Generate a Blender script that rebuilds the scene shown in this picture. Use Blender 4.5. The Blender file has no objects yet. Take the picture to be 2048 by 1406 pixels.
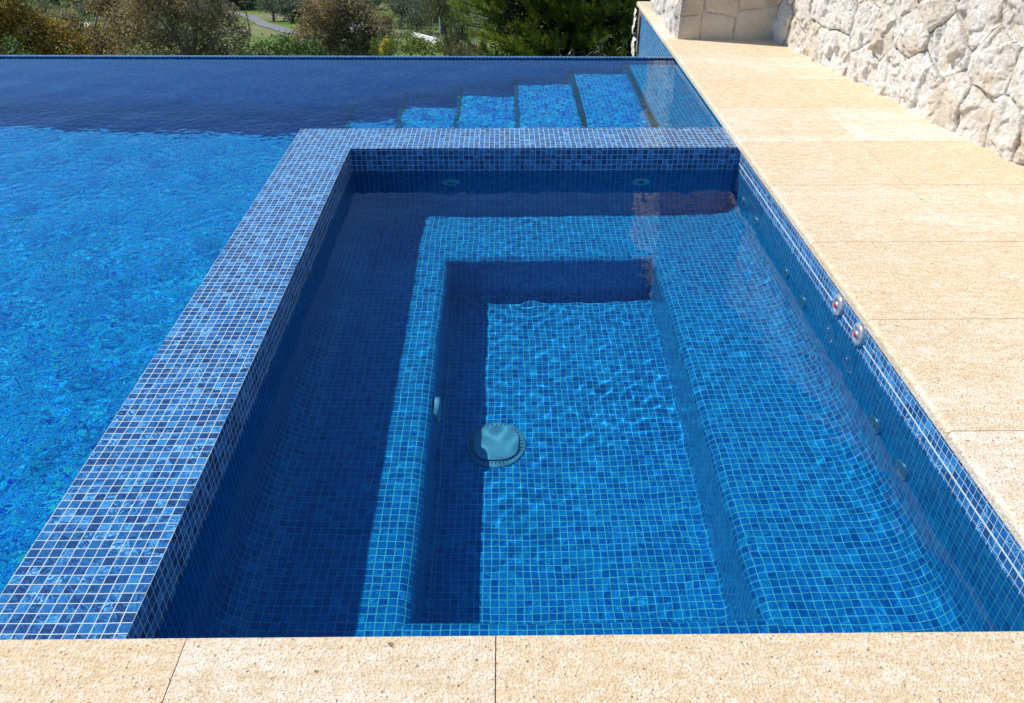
import bpy, math, random
import numpy as np
from math import sin, cos, pi, radians, sqrt, atan
from mathutils import Vector, Matrix

SC = bpy.context.scene
COL = SC.collection
rng = np.random.default_rng(7)
random.seed(7)

# ------------------------------------------------------------------ camera
H = 1.4545
cam = bpy.data.cameras.new('camera')
cam.sensor_width = 36.0
cam.lens = 1625.0 / 2048.0 * 36.0
cam.clip_start = 0.02
cam.clip_end = 3000
cam_ob = bpy.data.objects.new('camera', cam)
COL.objects.link(cam_ob)
cam_ob.location = (0, 0, H)
cam_ob.rotation_euler = (radians(90 - 33.388), 0, radians(-0.559))
SC.camera = cam_ob

# ------------------------------------------------------------------ light
SUN_ZEN = 39.5
sd = Vector((-0.945 * sin(radians(SUN_ZEN)), 0.327 * sin(radians(SUN_ZEN)), cos(radians(SUN_ZEN))))
world = bpy.data.worlds.new('World')
SC.world = world
world.use_nodes = True
wn = world.node_tree
sky = wn.nodes.new('ShaderNodeTexSky')
sky.sky_type = 'NISHITA'
sky.sun_disc = False
sky.sun_elevation = radians(90 - SUN_ZEN)
sky.sun_rotation = math.atan2(sd.x, sd.y)
sky.air_density = 1.0
sky.dust_density = 0.0
sky.ozone_density = 4.0
sky.altitude = 1500
wn.nodes['Background'].inputs['Strength'].default_value = 0.135
tn = wn.nodes.new('ShaderNodeMix'); tn.data_type = 'RGBA'; tn.blend_type = 'MULTIPLY'
tn.inputs[0].default_value = 1.0
tn.inputs[7].default_value = (0.68, 0.89, 1.05, 1)     # deep clear mountain blue
wn.links.new(sky.outputs[0], tn.inputs[6])
wn.links.new(tn.outputs[2], wn.nodes['Background'].inputs['Color'])

sun = bpy.data.lights.new('sun', 'SUN')
sun.energy = 4.3
sun.angle = radians(0.53)
sun.color = (1.0, 0.955, 0.88)
sun_ob = bpy.data.objects.new('sun', sun)
COL.objects.link(sun_ob)
sun_ob.rotation_euler = sd.to_track_quat('Z', 'Y').to_euler()
sun.cycles.is_caustics_light = True

SC.view_settings.view_transform = 'Standard'
SC.view_settings.look = 'None'
SC.view_settings.gamma = 1.0
SC.view_settings.use_curve_mapping = False
SC.view_settings.exposure = 0.27
SC.render.engine = 'CYCLES'
cy = SC.cycles
cy.caustics_refractive = True
cy.caustics_reflective = False
cy.max_bounces = 10
cy.transmission_bounces = 8
cy.glossy_bounces = 4
cy.diffuse_bounces = 4
cy.transparent_max_bounces = 8
cy.sample_clamp_indirect = 6.0
cy.use_denoising = True
cy.blur_glossy = 0.3

# ------------------------------------------------------------------ helpers
P = 0.027          # mosaic pitch
ZS = -0.125        # spa water level
ZP = -0.010        # pool water level
ZD = 0.035         # deck top
XR = 1.244         # right tiled wall
XL = -0.808        # left inner face of the spa
XO = -1.132        # outer face of the spa rim
YF = 4.147         # far inner face of the spa
YO = 4.471         # far outer face of the spa rim
YN = 1.105         # near tiled wall
ZB = -0.62         # seat
ZF = -1.02         # footwell floor
ZPF = -1.40        # pool floor


def tag(o, label=None, cat=None, group=None, kind=None):
    if label: o['label'] = label
    if cat: o['category'] = cat
    if group: o['group'] = group
    if kind: o['kind'] = kind
    return o


def empty(name, loc, label, cat, group=None):
    o = bpy.data.objects.new(name, None)
    o.empty_display_size = 0.1
    COL.objects.link(o)
    o.location = loc
    return tag(o, label, cat, group)


def mesh_ob(name, verts, faces, mat, parent=None, uv=None, smooth=False, attrs=None):
    """verts in world space; uv = per-loop array; attrs = dict of per-vertex floats"""
    me = bpy.data.meshes.new(name)
    verts = np.asarray(verts, dtype=np.float64)
    if isinstance(faces, np.ndarray):
        nf, k = faces.shape
        me.vertices.add(len(verts))
        me.vertices.foreach_set('co', verts.astype(np.float32).ravel())
        me.loops.add(nf * k)
        me.loops.foreach_set('vertex_index', faces.astype(np.int32).ravel())
        me.polygons.add(nf)
        me.polygons.foreach_set('loop_start', np.arange(0, nf * k, k, dtype=np.int32))
        me.polygons.foreach_set('loop_total', np.full(nf, k, dtype=np.int32))
        me.update(calc_edges=True)
    else:
        me.from_pydata([tuple(v) for v in verts], [], [tuple(f) for f in faces])
    if uv is not None:
        l = me.uv_layers.new(name='UVMap')
        l.data.foreach_set('uv', np.asarray(uv, dtype=np.float32).ravel())
    if attrs:
        for k_, v_ in attrs.items():
            a = me.attributes.new(k_, 'FLOAT', 'POINT')
            a.data.foreach_set('value', np.asarray(v_, dtype=np.float32))
    if smooth:
        me.polygons.foreach_set('use_smooth', np.ones(len(me.polygons), dtype=bool))
    me.materials.append(mat)
    me.update()
    o = bpy.data.objects.new(name, me)
    COL.objects.link(o)
    if parent is not None:
        o.parent = parent
        o.matrix_parent_inverse = Matrix.Translation(-Vector(parent.location))
    return o


class MB:
    """collects quads (with uv) and tubes into one mesh"""
    def __init__(s):
        s.v, s.f, s.uv = [], [], []

    def quad(s, pts, uvs=None):
        b = len(s.v)
        s.v += [tuple(p) for p in pts]
        s.f.append(tuple(range(b, b + len(pts))))
        s.uv += list(uvs) if uvs is not None else [(p[0], p[1]) for p in pts]

    def box(s, x0, x1, y0, y1, z0, z1):
        c = [(x0, y0, z0), (x1, y0, z0), (x1, y1, z0), (x0, y1, z0), (x0, y0, z1), (x1, y0, z1), (x1, y1, z1), (x0, y1, z1)]
        for q, ax in (((3, 2, 1, 0), (0, 1)), ((4, 5, 6, 7), (0, 1)), ((0, 1, 5, 4), (0, 2)), ((2, 3, 7, 6), (0, 2)), ((1, 2, 6, 5), (1, 2)), ((3, 0, 4, 7), (1, 2))):
            s.quad([c[i] for i in q], [(c[i][ax[0]], c[i][ax[1]]) for i in q])

    def tube(s, pts, rad, n=8, cap=True):
        pts = [Vector(p) for p in pts]
        rings = []
        for i, p in enumerate(pts):
            d = (pts[min(i + 1, len(pts) - 1)] - pts[max(i - 1, 0)]).normalized()
            a = d.orthogonal().normalized()
            b2 = d.cross(a)
            r = rad[i] if hasattr(rad, '__len__') else rad
            base = len(s.v)
            for k in range(n):
                t = 2 * pi * k / n
                s.v.append(tuple(p + a * r * cos(t) + b2 * r * sin(t)))
            rings.append(base)
        for i in range(len(rings) - 1):
            for k in range(n):
                k2 = (k + 1) % n
                s.f.append((rings[i] + k, rings[i] + k2, rings[i + 1] + k2, rings[i + 1] + k))
                s.uv += [(k / n, i), (k2 / n, i), (k2 / n, i + 1), (k / n, i + 1)]
        if cap:
            s.f.append(tuple(rings[0] + k for k in reversed(range(n)))); s.uv += [(0, 0)] * n
            s.f.append(tuple(rings[-1] + k for k in range(n))); s.uv += [(0, 0)] * n

    def lathe(s, prof, origin, axis, n=32):
        """prof = list of (radius, distance along axis)"""
        axis = Vector(axis).normalized()
        a = axis.orthogonal().normalized(); b2 = axis.cross(a)
        O = Vector(origin)
        rings = []
        for r, h in prof:
            base = len(s.v)
            if r < 1e-6:
                s.v.append(tuple(O + axis * h)); rings.append((base, 1))
            else:
                for k in range(n):
                    t = 2 * pi * k / n
                    s.v.append(tuple(O + axis * h + a * r * cos(t) + b2 * r * sin(t)))
                rings.append((base, n))
        for i in range(len(rings) - 1):
            (p0, n0), (p1, n1) = rings[i], rings[i + 1]
            for k in range(n):
                k2 = (k + 1) % n
                if n0 == 1:
                    s.f.append((p0, p1 + k, p1 + k2)); s.uv += [(0, 0)] * 3
                elif n1 == 1:
                    s.f.append((p0 + k, p0 + k2, p1)); s.uv += [(0, 0)] * 3
                else:
                    s.f.append((p0 + k, p0 + k2, p1 + k2, p1 + k)); s.uv += [(0, 0)] * 4

    def build(s, name, mat, parent=None, smooth=False):
        o = mesh_ob(name, s.v, s.f, mat, parent, s.uv, smooth)
        return o


def vnoise(p, seed=0):
    """3-D gradient-free value noise, p (n,3) -> (n,) in -1..1"""
    r = np.random.default_rng(seed)
    T = r.random(4096) * 2 - 1
    i = np.floor(p).astype(np.int64)
    f = p - i
    f = f * f * f * (f * (f * 6 - 15) + 10)
    out = 0
    for dx in (0, 1):
        for dy in (0, 1):
            for dz in (0, 1):
                h = ((i[:, 0] + dx) * 73856093 ^ (i[:, 1] + dy) * 19349663 ^ (i[:, 2] + dz) * 83492791) & 4095
                w = (f[:, 0] if dx else 1 - f[:, 0]) * (f[:, 1] if dy else 1 - f[:, 1]) * (f[:, 2] if dz else 1 - f[:, 2])
                out = out + T[h] * w
    return out


def fbm(p, oct=4, seed=0, lac=2.03, gain=0.5):
    s = 0; a = 1
    for k in range(oct):
        s = s + a * vnoise(p * lac ** k + 17.3 * k, seed + k)
        a *= gain
    return s


# ------------------------------------------------------------------ materials
def new_mat(name):
    m = bpy.data.materials.new(name)
    m.use_nodes = True
    nt = m.node_tree
    b = nt.nodes['Principled BSDF']
    return m, nt, b


class N:
    """tiny node helper"""
    def __init__(s, nt): s.nt = nt
    def n(s, t, **kw):
        o = s.nt.nodes.new(t)
        for k, v in kw.items(): setattr(o, k, v)
        return o
    def put(s, sock, v):
        if hasattr(v, 'is_linked') or hasattr(v, 'links'): s.nt.links.new(v, sock)
        else: sock.default_value = v
    def math(s, op, a, b=None, c=None, clamp=False):
        o = s.n('ShaderNodeMath', operation=op, use_clamp=clamp)
        for i, v in enumerate((a, b, c)):
            if v is not None: s.put(o.inputs[i], v)
        return o.outputs[0]
    def vmath(s, op, a, b=None):
        o = s.n('ShaderNodeVectorMath', operation=op)
        s.put(o.inputs[0], a)
        if b is not None: s.put(o.inputs[1], b)
        return o.outputs[0]
    def noise(s, vec, scale, detail=2, rough=0.5, dist=0.0, out=0):
        o = s.n('ShaderNodeTexNoise')
        if vec is not None: s.put(o.inputs['Vector'], vec)
        o.inputs['Scale'].default_value = scale
        o.inputs['Detail'].default_value = detail
        o.inputs['Roughness'].default_value = rough
        o.inputs['Distortion'].default_value = dist
        return o.outputs[out]
    def ramp(s, fac, stops, interp='LINEAR'):
        o = s.n('ShaderNodeValToRGB')
        o.color_ramp.interpolation = interp
        e = o.color_ramp.elements
        while len(e) < len(stops): e.new(0.5)
        for el, (p, c) in zip(e, stops):
            el.position = p
            el.color = (*c, 1) if len(c) == 3 else c
        s.put(o.inputs[0], fac)
        return o.outputs[0]
    def rng(s, v, a, b, c, d, interp='LINEAR'):
        o = s.n('ShaderNodeMapRange', interpolation_type=interp)
        s.put(o.inputs[0], v)
        for i, x in enumerate((a, b, c, d)): s.put(o.inputs[i + 1], x)
        return o.outputs[0]
    def mix(s, fac, a, b, mode='MIX'):
        o = s.n('ShaderNodeMix', data_type='RGBA', blend_type=mode)
        s.put(o.inputs[0], fac); s.put(o.inputs[6], a if not isinstance(a, tuple) else (*a, 1)); s.put(o.inputs[7], b if not isinstance(b, tuple) else (*b, 1))
        return o.outputs[2]
    def bump(s, h, strength, dist, normal=None):
        o = s.n('ShaderNodeBump')
        o.inputs['Strength'].default_value = strength
        o.inputs['Distance'].default_value = dist
        s.put(o.inputs['Height'], h)
        if normal is not None: s.put(o.inputs['Normal'], normal)
        return o.outputs[0]


def tile_material(name, stops, grout, grout_w=0.040, rough=0.16, streak=0.95, opal=0.0):
    m, nt, b = new_mat(name)
    q = N(nt)
    uv = q.n('ShaderNodeUVMap').outputs[0]
    wob = q.vmath('SUBTRACT', q.noise(uv, 5.5, 2, 0.6, 0.0, out=1), (0.5, 0.5, 0.5))
    wv_ = q.n('ShaderNodeVectorMath', operation='SCALE'); q.put(wv_.inputs[0], wob); wv_.inputs['Scale'].default_value = 0.0065
    t = q.vmath('SCALE', q.vmath('ADD', uv, wv_.outputs[0])); nt.nodes[-1].inputs['Scale'].default_value = 1 / P
    # a hair of hand-laid irregularity
    cell = q.vmath('FLOOR', t)
    fr = q.vmath('SUBTRACT', t, cell)
    wn_ = q.n('ShaderNodeTexWhiteNoise', noise_dimensions='3D')
    q.put(wn_.inputs['Vector'], cell)
    rv, rc = wn_.outputs['Value'], wn_.outputs['Color']
    sep = q.n('ShaderNodeSeparateColor'); q.put(sep.inputs[0], rc)
    r1, r2, r3 = sep.outputs
    # grout mask
    s2 = q.n('ShaderNodeSeparateXYZ'); q.put(s2.inputs[0], fr)
    ax = q.math('ABSOLUTE', q.math('SUBTRACT', s2.outputs[0], 0.5))
    ay = q.math('ABSOLUTE', q.math('SUBTRACT', s2.outputs[1], 0.5))
    d = q.math('MAXIMUM', ax, ay)
    edge = q.math('ADD', 0.5 - grout_w, q.math('MULTIPLY', q.math('SUBTRACT', r3, 0.5), 0.012))
    tile = q.rng(d, q.math('SUBTRACT', edge, 0.012), q.math('ADD', edge, 0.012), 1.0, 0.0)
    # swirls inside each tile
    ctr = q.vmath('SUBTRACT', fr, (0.5, 0.5, 0.0))
    rot = q.n('ShaderNodeVectorRotate', rotation_type='Z_AXIS')
    q.put(rot.inputs['Vector'], ctr)
    q.put(rot.inputs['Angle'], q.math('MULTIPLY', r1, 6.283))
    off = q.vmath('SCALE', rc); nt.nodes[-1].inputs['Scale'].default_value = 37.0
    pv = q.vmath('ADD', rot.outputs[0], off)
    sc = q.n('ShaderNodeMapping'); sc.inputs['Scale'].default_value = (0.9, 4.4, 1.0)
    warp = q.noise(pv, 2.2, 1, 0.5, 0.0, out=1)
    pv2 = q.vmath('ADD', pv, q.vmath('SCALE', q.vmath('SUBTRACT', warp, (0.5, 0.5, 0.5))))
    nt.nodes[-1].inputs[0].default_value
    for nd in nt.nodes:
        if nd.type == 'VECT_MATH' and nd.operation == 'SCALE' and not nd.inputs['Scale'].is_linked and nd.inputs['Scale'].default_value == 1.0:
            nd.inputs['Scale'].default_value = 0.55
    q.put(sc.inputs['Vector'], pv2)
    sw = q.noise(sc.outputs[0], 1.7, 2, 0.55)
    sw = q.rng(sw, 0.36, 0.66, 0.0, 1.0)
    big = q.noise(q.vmath('SCALE', cell), 0.35, 1, 0.5)
    for nd in nt.nodes:
        if nd.type == 'VECT_MATH' and nd.operation == 'SCALE' and not nd.inputs['Scale'].is_linked and nd.inputs['Scale'].default_value == 1.0:
            nd.inputs['Scale'].default_value = 1.0001
    base = q.math('ADD', q.math('MULTIPLY', rv, 0.50), q.math('MULTIPLY', big, 0.22))
    amp = q.math('MULTIPLY', q.rng(r2, 0.1, 0.9, 0.22, 1.0), streak)
    fac = q.math('ADD', base, q.math('MULTIPLY', q.math('SUBTRACT', sw, 0.5), amp), clamp=True)
    col = q.ramp(fac, stops)
    # a few tiles lean towards violet
    vio = q.rng(r3, 0.85, 1.0, 0.0, 0.18)
    col = q.mix(vio, col, (0.04, 0.045, 0.22))
    if opal:
        col = q.mix(q.rng(r1, 1 - opal, 1.0, 0.0, 0.5), col, (0.20, 0.72, 0.30))
        col = q.mix(q.rng(r1, opal, 0.0, 0.0, 0.8), col, (0.01, 0.06, 0.75))
    gcol = q.mix(q.noise(uv, 30, 3, 0.6), tuple(c * 0.78 for c in grout), grout)
    col = q.mix(tile, gcol, col)
    nt.links.new(col, b.inputs['Base Color'])
    q.put(b.inputs['Roughness'], q.rng(tile, 0, 1, 0.75, rough))
    b.inputs['IOR'].default_value = 1.5
    hgt = q.math('ADD', tile, q.math('MULTIPLY', sw, 0.05))
    tilt = q.math('ADD', q.math('MULTIPLY', q.math('SUBTRACT', r1, 0.5), q.math('SUBTRACT', s2.outputs[0], 0.5)),
                  q.math('MULTIPLY', q.math('SUBTRACT', r2, 0.5), q.math('SUBTRACT', s2.outputs[1], 0.5)))
    hgt = q.math('ADD', hgt, q.math('MULTIPLY', tilt, 0.35))
    nt.links.new(q.bump(hgt, 0.55, 0.0009), b.inputs['Normal'])
    return m


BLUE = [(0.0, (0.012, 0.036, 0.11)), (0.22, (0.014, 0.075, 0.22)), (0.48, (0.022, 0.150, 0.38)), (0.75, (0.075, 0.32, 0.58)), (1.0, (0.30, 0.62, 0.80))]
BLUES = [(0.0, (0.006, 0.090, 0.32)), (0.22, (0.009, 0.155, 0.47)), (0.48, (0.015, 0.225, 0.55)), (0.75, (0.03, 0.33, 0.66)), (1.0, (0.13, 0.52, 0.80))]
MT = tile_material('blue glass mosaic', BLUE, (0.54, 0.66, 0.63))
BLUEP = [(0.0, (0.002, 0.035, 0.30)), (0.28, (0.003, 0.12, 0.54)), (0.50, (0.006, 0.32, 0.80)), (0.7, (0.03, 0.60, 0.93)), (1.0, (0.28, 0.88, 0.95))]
MTP = tile_material('pool glass mosaic', BLUEP, (0.45, 0.76, 0.88), streak=1.3, opal=0.08)
DARK = [(0.0, (0.006, 0.007, 0.008)), (0.6, (0.016, 0.017, 0.02)), (1.0, (0.05, 0.055, 0.05))]
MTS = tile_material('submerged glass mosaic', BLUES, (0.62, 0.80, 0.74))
MTE = tile_material('wet edge mosaic', [(0.0, (0.004, 0.02, 0.08)), (0.5, (0.01, 0.07, 0.20)), (1.0, (0.05, 0.20, 0.38))], (0.22, 0.34, 0.38))
MTN = tile_material('slate nosing mosaic', [(0.0, (0.01, 0.03, 0.06)), (0.6, (0.03, 0.07, 0.11)), (1.0, (0.08, 0.12, 0.14))], (0.22, 0.26, 0.26), rough=0.4)
MTD = tile_material('dark nosing mosaic', DARK, (0.16, 0.16, 0.13), rough=0.4)


def water_material(name, tint, ripple=0.0):
    m, nt, b = new_mat(name)
    nt.nodes.remove(b)
    q = N(nt)
    out = [n for n in nt.nodes if n.type == 'OUTPUT_MATERIAL'][0]
    fr = q.n('ShaderNodeFresnel'); fr.inputs['IOR'].default_value = 1.333
    re = q.n('ShaderNodeBsdfRefraction', distribution='BECKMANN')
    re.inputs['Color'].default_value = (*tint, 1); re.inputs['IOR'].default_value = 1.333; re.inputs['Roughness'].default_value = 0.0
    gl = q.n('ShaderNodeBsdfGlossy', distribution='BECKMANN')
    gl.inputs['Roughness'].default_value = 0.0
    if ripple:
        co = q.n('ShaderNodeTexCoord').outputs['Object']
        sx = q.n('ShaderNodeSeparateXYZ'); q.put(sx.inputs[0], co)
        w1 = q.math('MULTIPLY', q.noise(co, 23, 0.7, 0.45, 0.2), q.rng(sx.outputs[1], 3.6, 5.2, 1.0, 0.16))
        bn = q.bump(w1, 1.0, ripple)
        for nd in (fr, re, gl): nt.links.new(bn, nd.inputs['Normal'])
    mx = q.n('ShaderNodeMixShader')
    nt.links.new(fr.outputs[0], mx.inputs[0]); nt.links.new(re.outputs[0], mx.inputs[1]); nt.links.new(gl.outputs[0], mx.inputs[2])
    nt.links.new(mx.outputs[0], out.inputs['Surface'])
    return m


MW1 = water_material('spa water', (0.34, 0.90, 1.0))
MW2 = water_material('pool water', (0.26, 0.92, 1.0), 0.0052)


def stone_deck_material():
    m, nt, b = new_mat('sandblasted limestone')
    q = N(nt)
    co = q.n('ShaderNodeTexCoord').outputs['Object']
    at = q.n('ShaderNodeAttribute', attribute_name='tint')
    st = q.n('ShaderNodeMapping'); st.inputs['Scale'].default_value = (0.5, 4.5, 1)
    q.put(st.inputs['Vector'], q.vmath('ADD', co, q.vmath('MULTIPLY', at.outputs['Vector'], (7.0, 3.0, 1.0))))
    band = q.noise(st.outputs[0], 1.1, 3, 0.6, 0.6)
    blot = q.noise(co, 5.5, 4, 0.6)
    f = q.math('ADD', q.math('MULTIPLY', band, 0.65), q.math('MULTIPLY', blot, 0.35))
    f = q.math('ADD', f, q.math('MULTIPLY', q.math('SUBTRACT', at.outputs['Fac'], 0.5), 0.14))
    col = q.ramp(f, [(0.30, (0.80, 0.71, 0.57)), (0.44, (0.76, 0.635, 0.46)), (0.54, (0.70, 0.55, 0.355)), (0.70, (0.79, 0.69, 0.55))])
    s3 = q.n('ShaderNodeMapping'); s3.inputs['Scale'].default_value = (0.55, 1.5, 1)
    q.put(s3.inputs['Vector'], co)
    col = q.mix(q.rng(at.outputs['Fac'], 0.45, 1.0, 0.0, 0.75), col, (0.74, 0.54, 0.31))
    col = q.mix(q.rng(at.outputs['Fac'], 0.35, 0.0, 0.0, 0.9), col, (0.86, 0.77, 0.68))
    patch = q.noise(co, 2.3, 3, 0.6, 0.8)
    col = q.mix(q.rng(patch, 0.50, 0.68, 0.0, 0.5), col, (0.70, 0.52, 0.29))
    coarse = q.noise(s3.outputs[0], 32, 4, 0.75)
    col = q.mix(q.rng(coarse, 0.50, 0.64, 0.0, 0.55), col, (0.60, 0.44, 0.25))
    col = q.mix(q.rng(coarse, 0.50, 0.38, 0.0, 0.30), col, (0.90, 0.82, 0.70))
    fine = q.noise(co, 170, 2, 0.75)
    med = q.noise(co, 75, 3, 0.7)
    col = q.mix(q.rng(fine, 0.53, 0.66, 0.0, 0.85), col, (0.42, 0.28, 0.14))
    col = q.mix(q.rng(med, 0.52, 0.66, 0.0, 0.42), col, (0.90, 0.83, 0.71))
    # pits: sparse brown holes
    vo = q.n('ShaderNodeTexVoronoi', feature='F1'); vo.inputs['Scale'].default_value = 22; vo.inputs['Randomness'].default_value = 1
    q.put(vo.inputs['Vector'], q.vmath('ADD', co, q.vmath('MULTIPLY', q.noise(co, 60, 2, 0.5, out=1), (0.02, 0.02, 0.0))))
    sp = q.n('ShaderNodeSeparateColor'); q.put(sp.inputs[0], vo.outputs['Color'])
    size = q.rng(sp.outputs[0], 0.72, 1.0, 0.0, 0.13)
    pit = q.rng(q.math('SUBTRACT', size, vo.outputs['Distance']), 0.0, 0.03, 0.0, 1.0)
    vo2 = q.n('ShaderNodeTexVoronoi', feature='F1'); vo2.inputs['Scale'].default_value = 95
    q.put(vo2.inputs['Vector'], co)
    sp2 = q.n('ShaderNodeSeparateColor'); q.put(sp2.inputs[0], vo2.outputs['Color'])
    pit2 = q.rng(q.math('SUBTRACT', q.rng(sp2.outputs[0], 0.75, 1.0, 0.0, 0.30), vo2.outputs['Distance']), 0.0, 0.06, 0.0, 0.8)
    pit = q.math('MAXIMUM', pit, pit2)
    col = q.mix(q.math('MULTIPLY', pit, 0.8), col, (0.24, 0.135, 0.055))
    nt.links.new(col, b.inputs['Base Color'])
    b.inputs['Roughness'].default_value = 0.82
    b.inputs['Specular IOR Level'].default_value = 0.25
    h = q.math('SUBTRACT', q.math('ADD', q.math('MULTIPLY', fine, 0.8), q.math('MULTIPLY', med, 1.2)), q.math('MULTIPLY', pit, 1.4))
    nt.links.new(q.bump(h, 0.9, 0.0040), b.inputs['Normal'])
    return m


def rough_stone_material(name, c0, c1, c2, relief=0.03):
    m, nt, b = new_mat(name)
    q = N(nt)
    co = q.n('ShaderNodeTexCoord').outputs['Object']
    joint = q.n('ShaderNodeAttribute', attribute_name='joint').outputs['Fac']
    tint = q.n('ShaderNodeAttribute', attribute_name='tint').outputs['Fac']
    n1 = q.noise(co, 5, 5, 0.65, 0.4)
    col = q.ramp(q.math('ADD', n1, q.math('MULTIPLY', q.math('SUBTRACT', tint, 0.5), 0.18)), [(0.34, c2), (0.5, c1), (0.66, c0)])
    st = q.noise(co, 13, 4, 0.7, 1.0)
    col = q.mix(q.rng(st, 0.60, 0.74, 0.0, 0.6), col, (0.60, 0.42, 0.24))
    col = q.mix(joint, col, (0.16, 0.10, 0.06))
    nt.links.new(col, b.inputs['Base Color'])
    b.inputs['Roughness'].default_value = 0.85
    b.inputs['Specular IOR Level'].default_value = 0.2
    rn = q.math('ABSOLUTE', q.math('SUBTRACT', q.noise(co, 38, 5, 0.68, 0.8), 0.5))
    h = q.math('ADD', q.math('MULTIPLY', rn, -2.2), q.math('MULTIPLY', q.noise(co, 60, 4, 0.7), 0.7))
    nt.links.new(q.bump(h, 1.0, relief), b.inputs['Normal'])
    return m


def simple_mat(name, col, rough=0.6, metal=0.0, noise=0.0, scale=20, spec=0.5, bump=0.0):
    m, nt, b = new_mat(name)
    q = N(nt)
    co = q.n('ShaderNodeTexCoord').outputs['Object']
    n_ = q.noise(co, scale, 4, 0.6)
    c = q.mix(q.rng(n_, 0.3, 0.7, 0.0, 1.0), tuple(x * (1 - noise) for x in col), tuple(min(1, x * (1 + noise)) for x in col))
    nt.links.new(c, b.inputs['Base Color'])
    b.inputs['Roughness'].default_value = rough
    b.inputs['Metallic'].default_value = metal
    b.inputs['Specular IOR Level'].default_value = spec
    if bump: nt.links.new(q.bump(n_, 0.6, bump), b.inputs['Normal'])
    return m


MDK = stone_deck_material()
MST = rough_stone_material('split limestone', (0.92, 0.87, 0.78), (0.89, 0.82, 0.71), (0.80, 0.68, 0.52), 0.013)
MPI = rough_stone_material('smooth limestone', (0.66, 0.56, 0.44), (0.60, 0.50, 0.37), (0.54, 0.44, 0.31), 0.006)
MSTEEL = simple_mat('brushed steel', (0.52, 0.50, 0.52), 0.28, 0.5, 0.2, 60)
MJET = simple_mat('jet casing', (0.60, 0.36, 0.46), 0.28, 0.4, 0.2, 60)
MFAR = simple_mat('pale jet casing', (0.90, 0.86, 0.84), 0.4, 0, 0.05, 60)
MRED = simple_mat('red plastic', (0.62, 0.03, 0.04), 0.35, 0, 0.1)
MHOLE = simple_mat('dark opening', (0.015, 0.02, 0.025), 0.6, 0, 0.1)
MPLA = simple_mat('pale pool plastic', (0.66, 0.46, 0.54), 0.4, 0, 0.06, 30)
MPLB = simple_mat('grey pool plastic', (0.60, 0.42, 0.50), 0.45, 0, 0.06, 30)
MGAP = simple_mat('mortar bed', (0.30, 0.22, 0.15), 0.9, 0, 0.2, 80)

# ------------------------------------------------------------------ the spa
def T(a, o): return a - o


spa = empty('spa_tub', (0.218, 2.63, ZF), 'sunken spa lined with blue glass mosaic, with a wide tiled rim', 'spa pool')

# rim
r = MB()
def rq(x0, x1, y0, y1):
    pts = [(x0, y0, 0), (x1, y0, 0), (x1, y1, 0), (x0, y1, 0)]
    r.quad(pts, [(p[0] - XL, p[1] - YF) for p in pts])
rq(XO, XL, 0.9, YF); rq(XO, XR, YF, YO)
r.quad([(XO, YO, 0), (XO, YO, ZPF), (XO, 0.9, ZPF), (XO, 0.9, 0)], [(YO - YF, 0), (YO - YF, ZPF), (0.9 - YF, ZPF), (0.9 - YF, 0)])
r.quad([(XR, YO, 0), (XR, YO, ZPF), (XO, YO, ZPF), (XO, YO, 0)], [(XR, 0), (XR, ZPF), (XO, ZPF), (XO, 0)])
rim = r.build('rim', MT, spa)

# lining: concentric rings, each a rectangle (left, right, near, far) with height and running length
CR, ER, FR = 0.13, 0.055, 0.02
ins = dict(l=0.538, r=0.522, n=0.415, f=0.585)


def profile(side):
    w = ins[side]
    pr = [(0, 0.0)]
    nseg = 8
    pr.append((0.0, ZS - 0.003))
    pr.append((0.0, ZB + CR))
    for k in range(1, nseg + 1):
        a = pi / 2 * k / nseg
        pr.append((CR * (1 - cos(a)), ZB + CR * (1 - sin(a))))
    pr.append((w - ER, ZB))
    for k in range(1, 6):
        a = pi / 2 * k / 5
        pr.append((w - ER + ER * sin(a), ZB - ER * (1 - cos(a))))
    pr.append((w, ZF + FR))
    for k in range(1, 4):
        a = pi / 2 * k / 3
        pr.append((w + FR * (1 - cos(a)), ZF + FR * (1 - sin(a))))
    s = [0.0]
    for a, b in zip(pr[:-1], pr[1:]):
        s.append(s[-1] + math.hypot(b[0] - a[0], b[1] - a[1]))
    return pr, s


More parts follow.
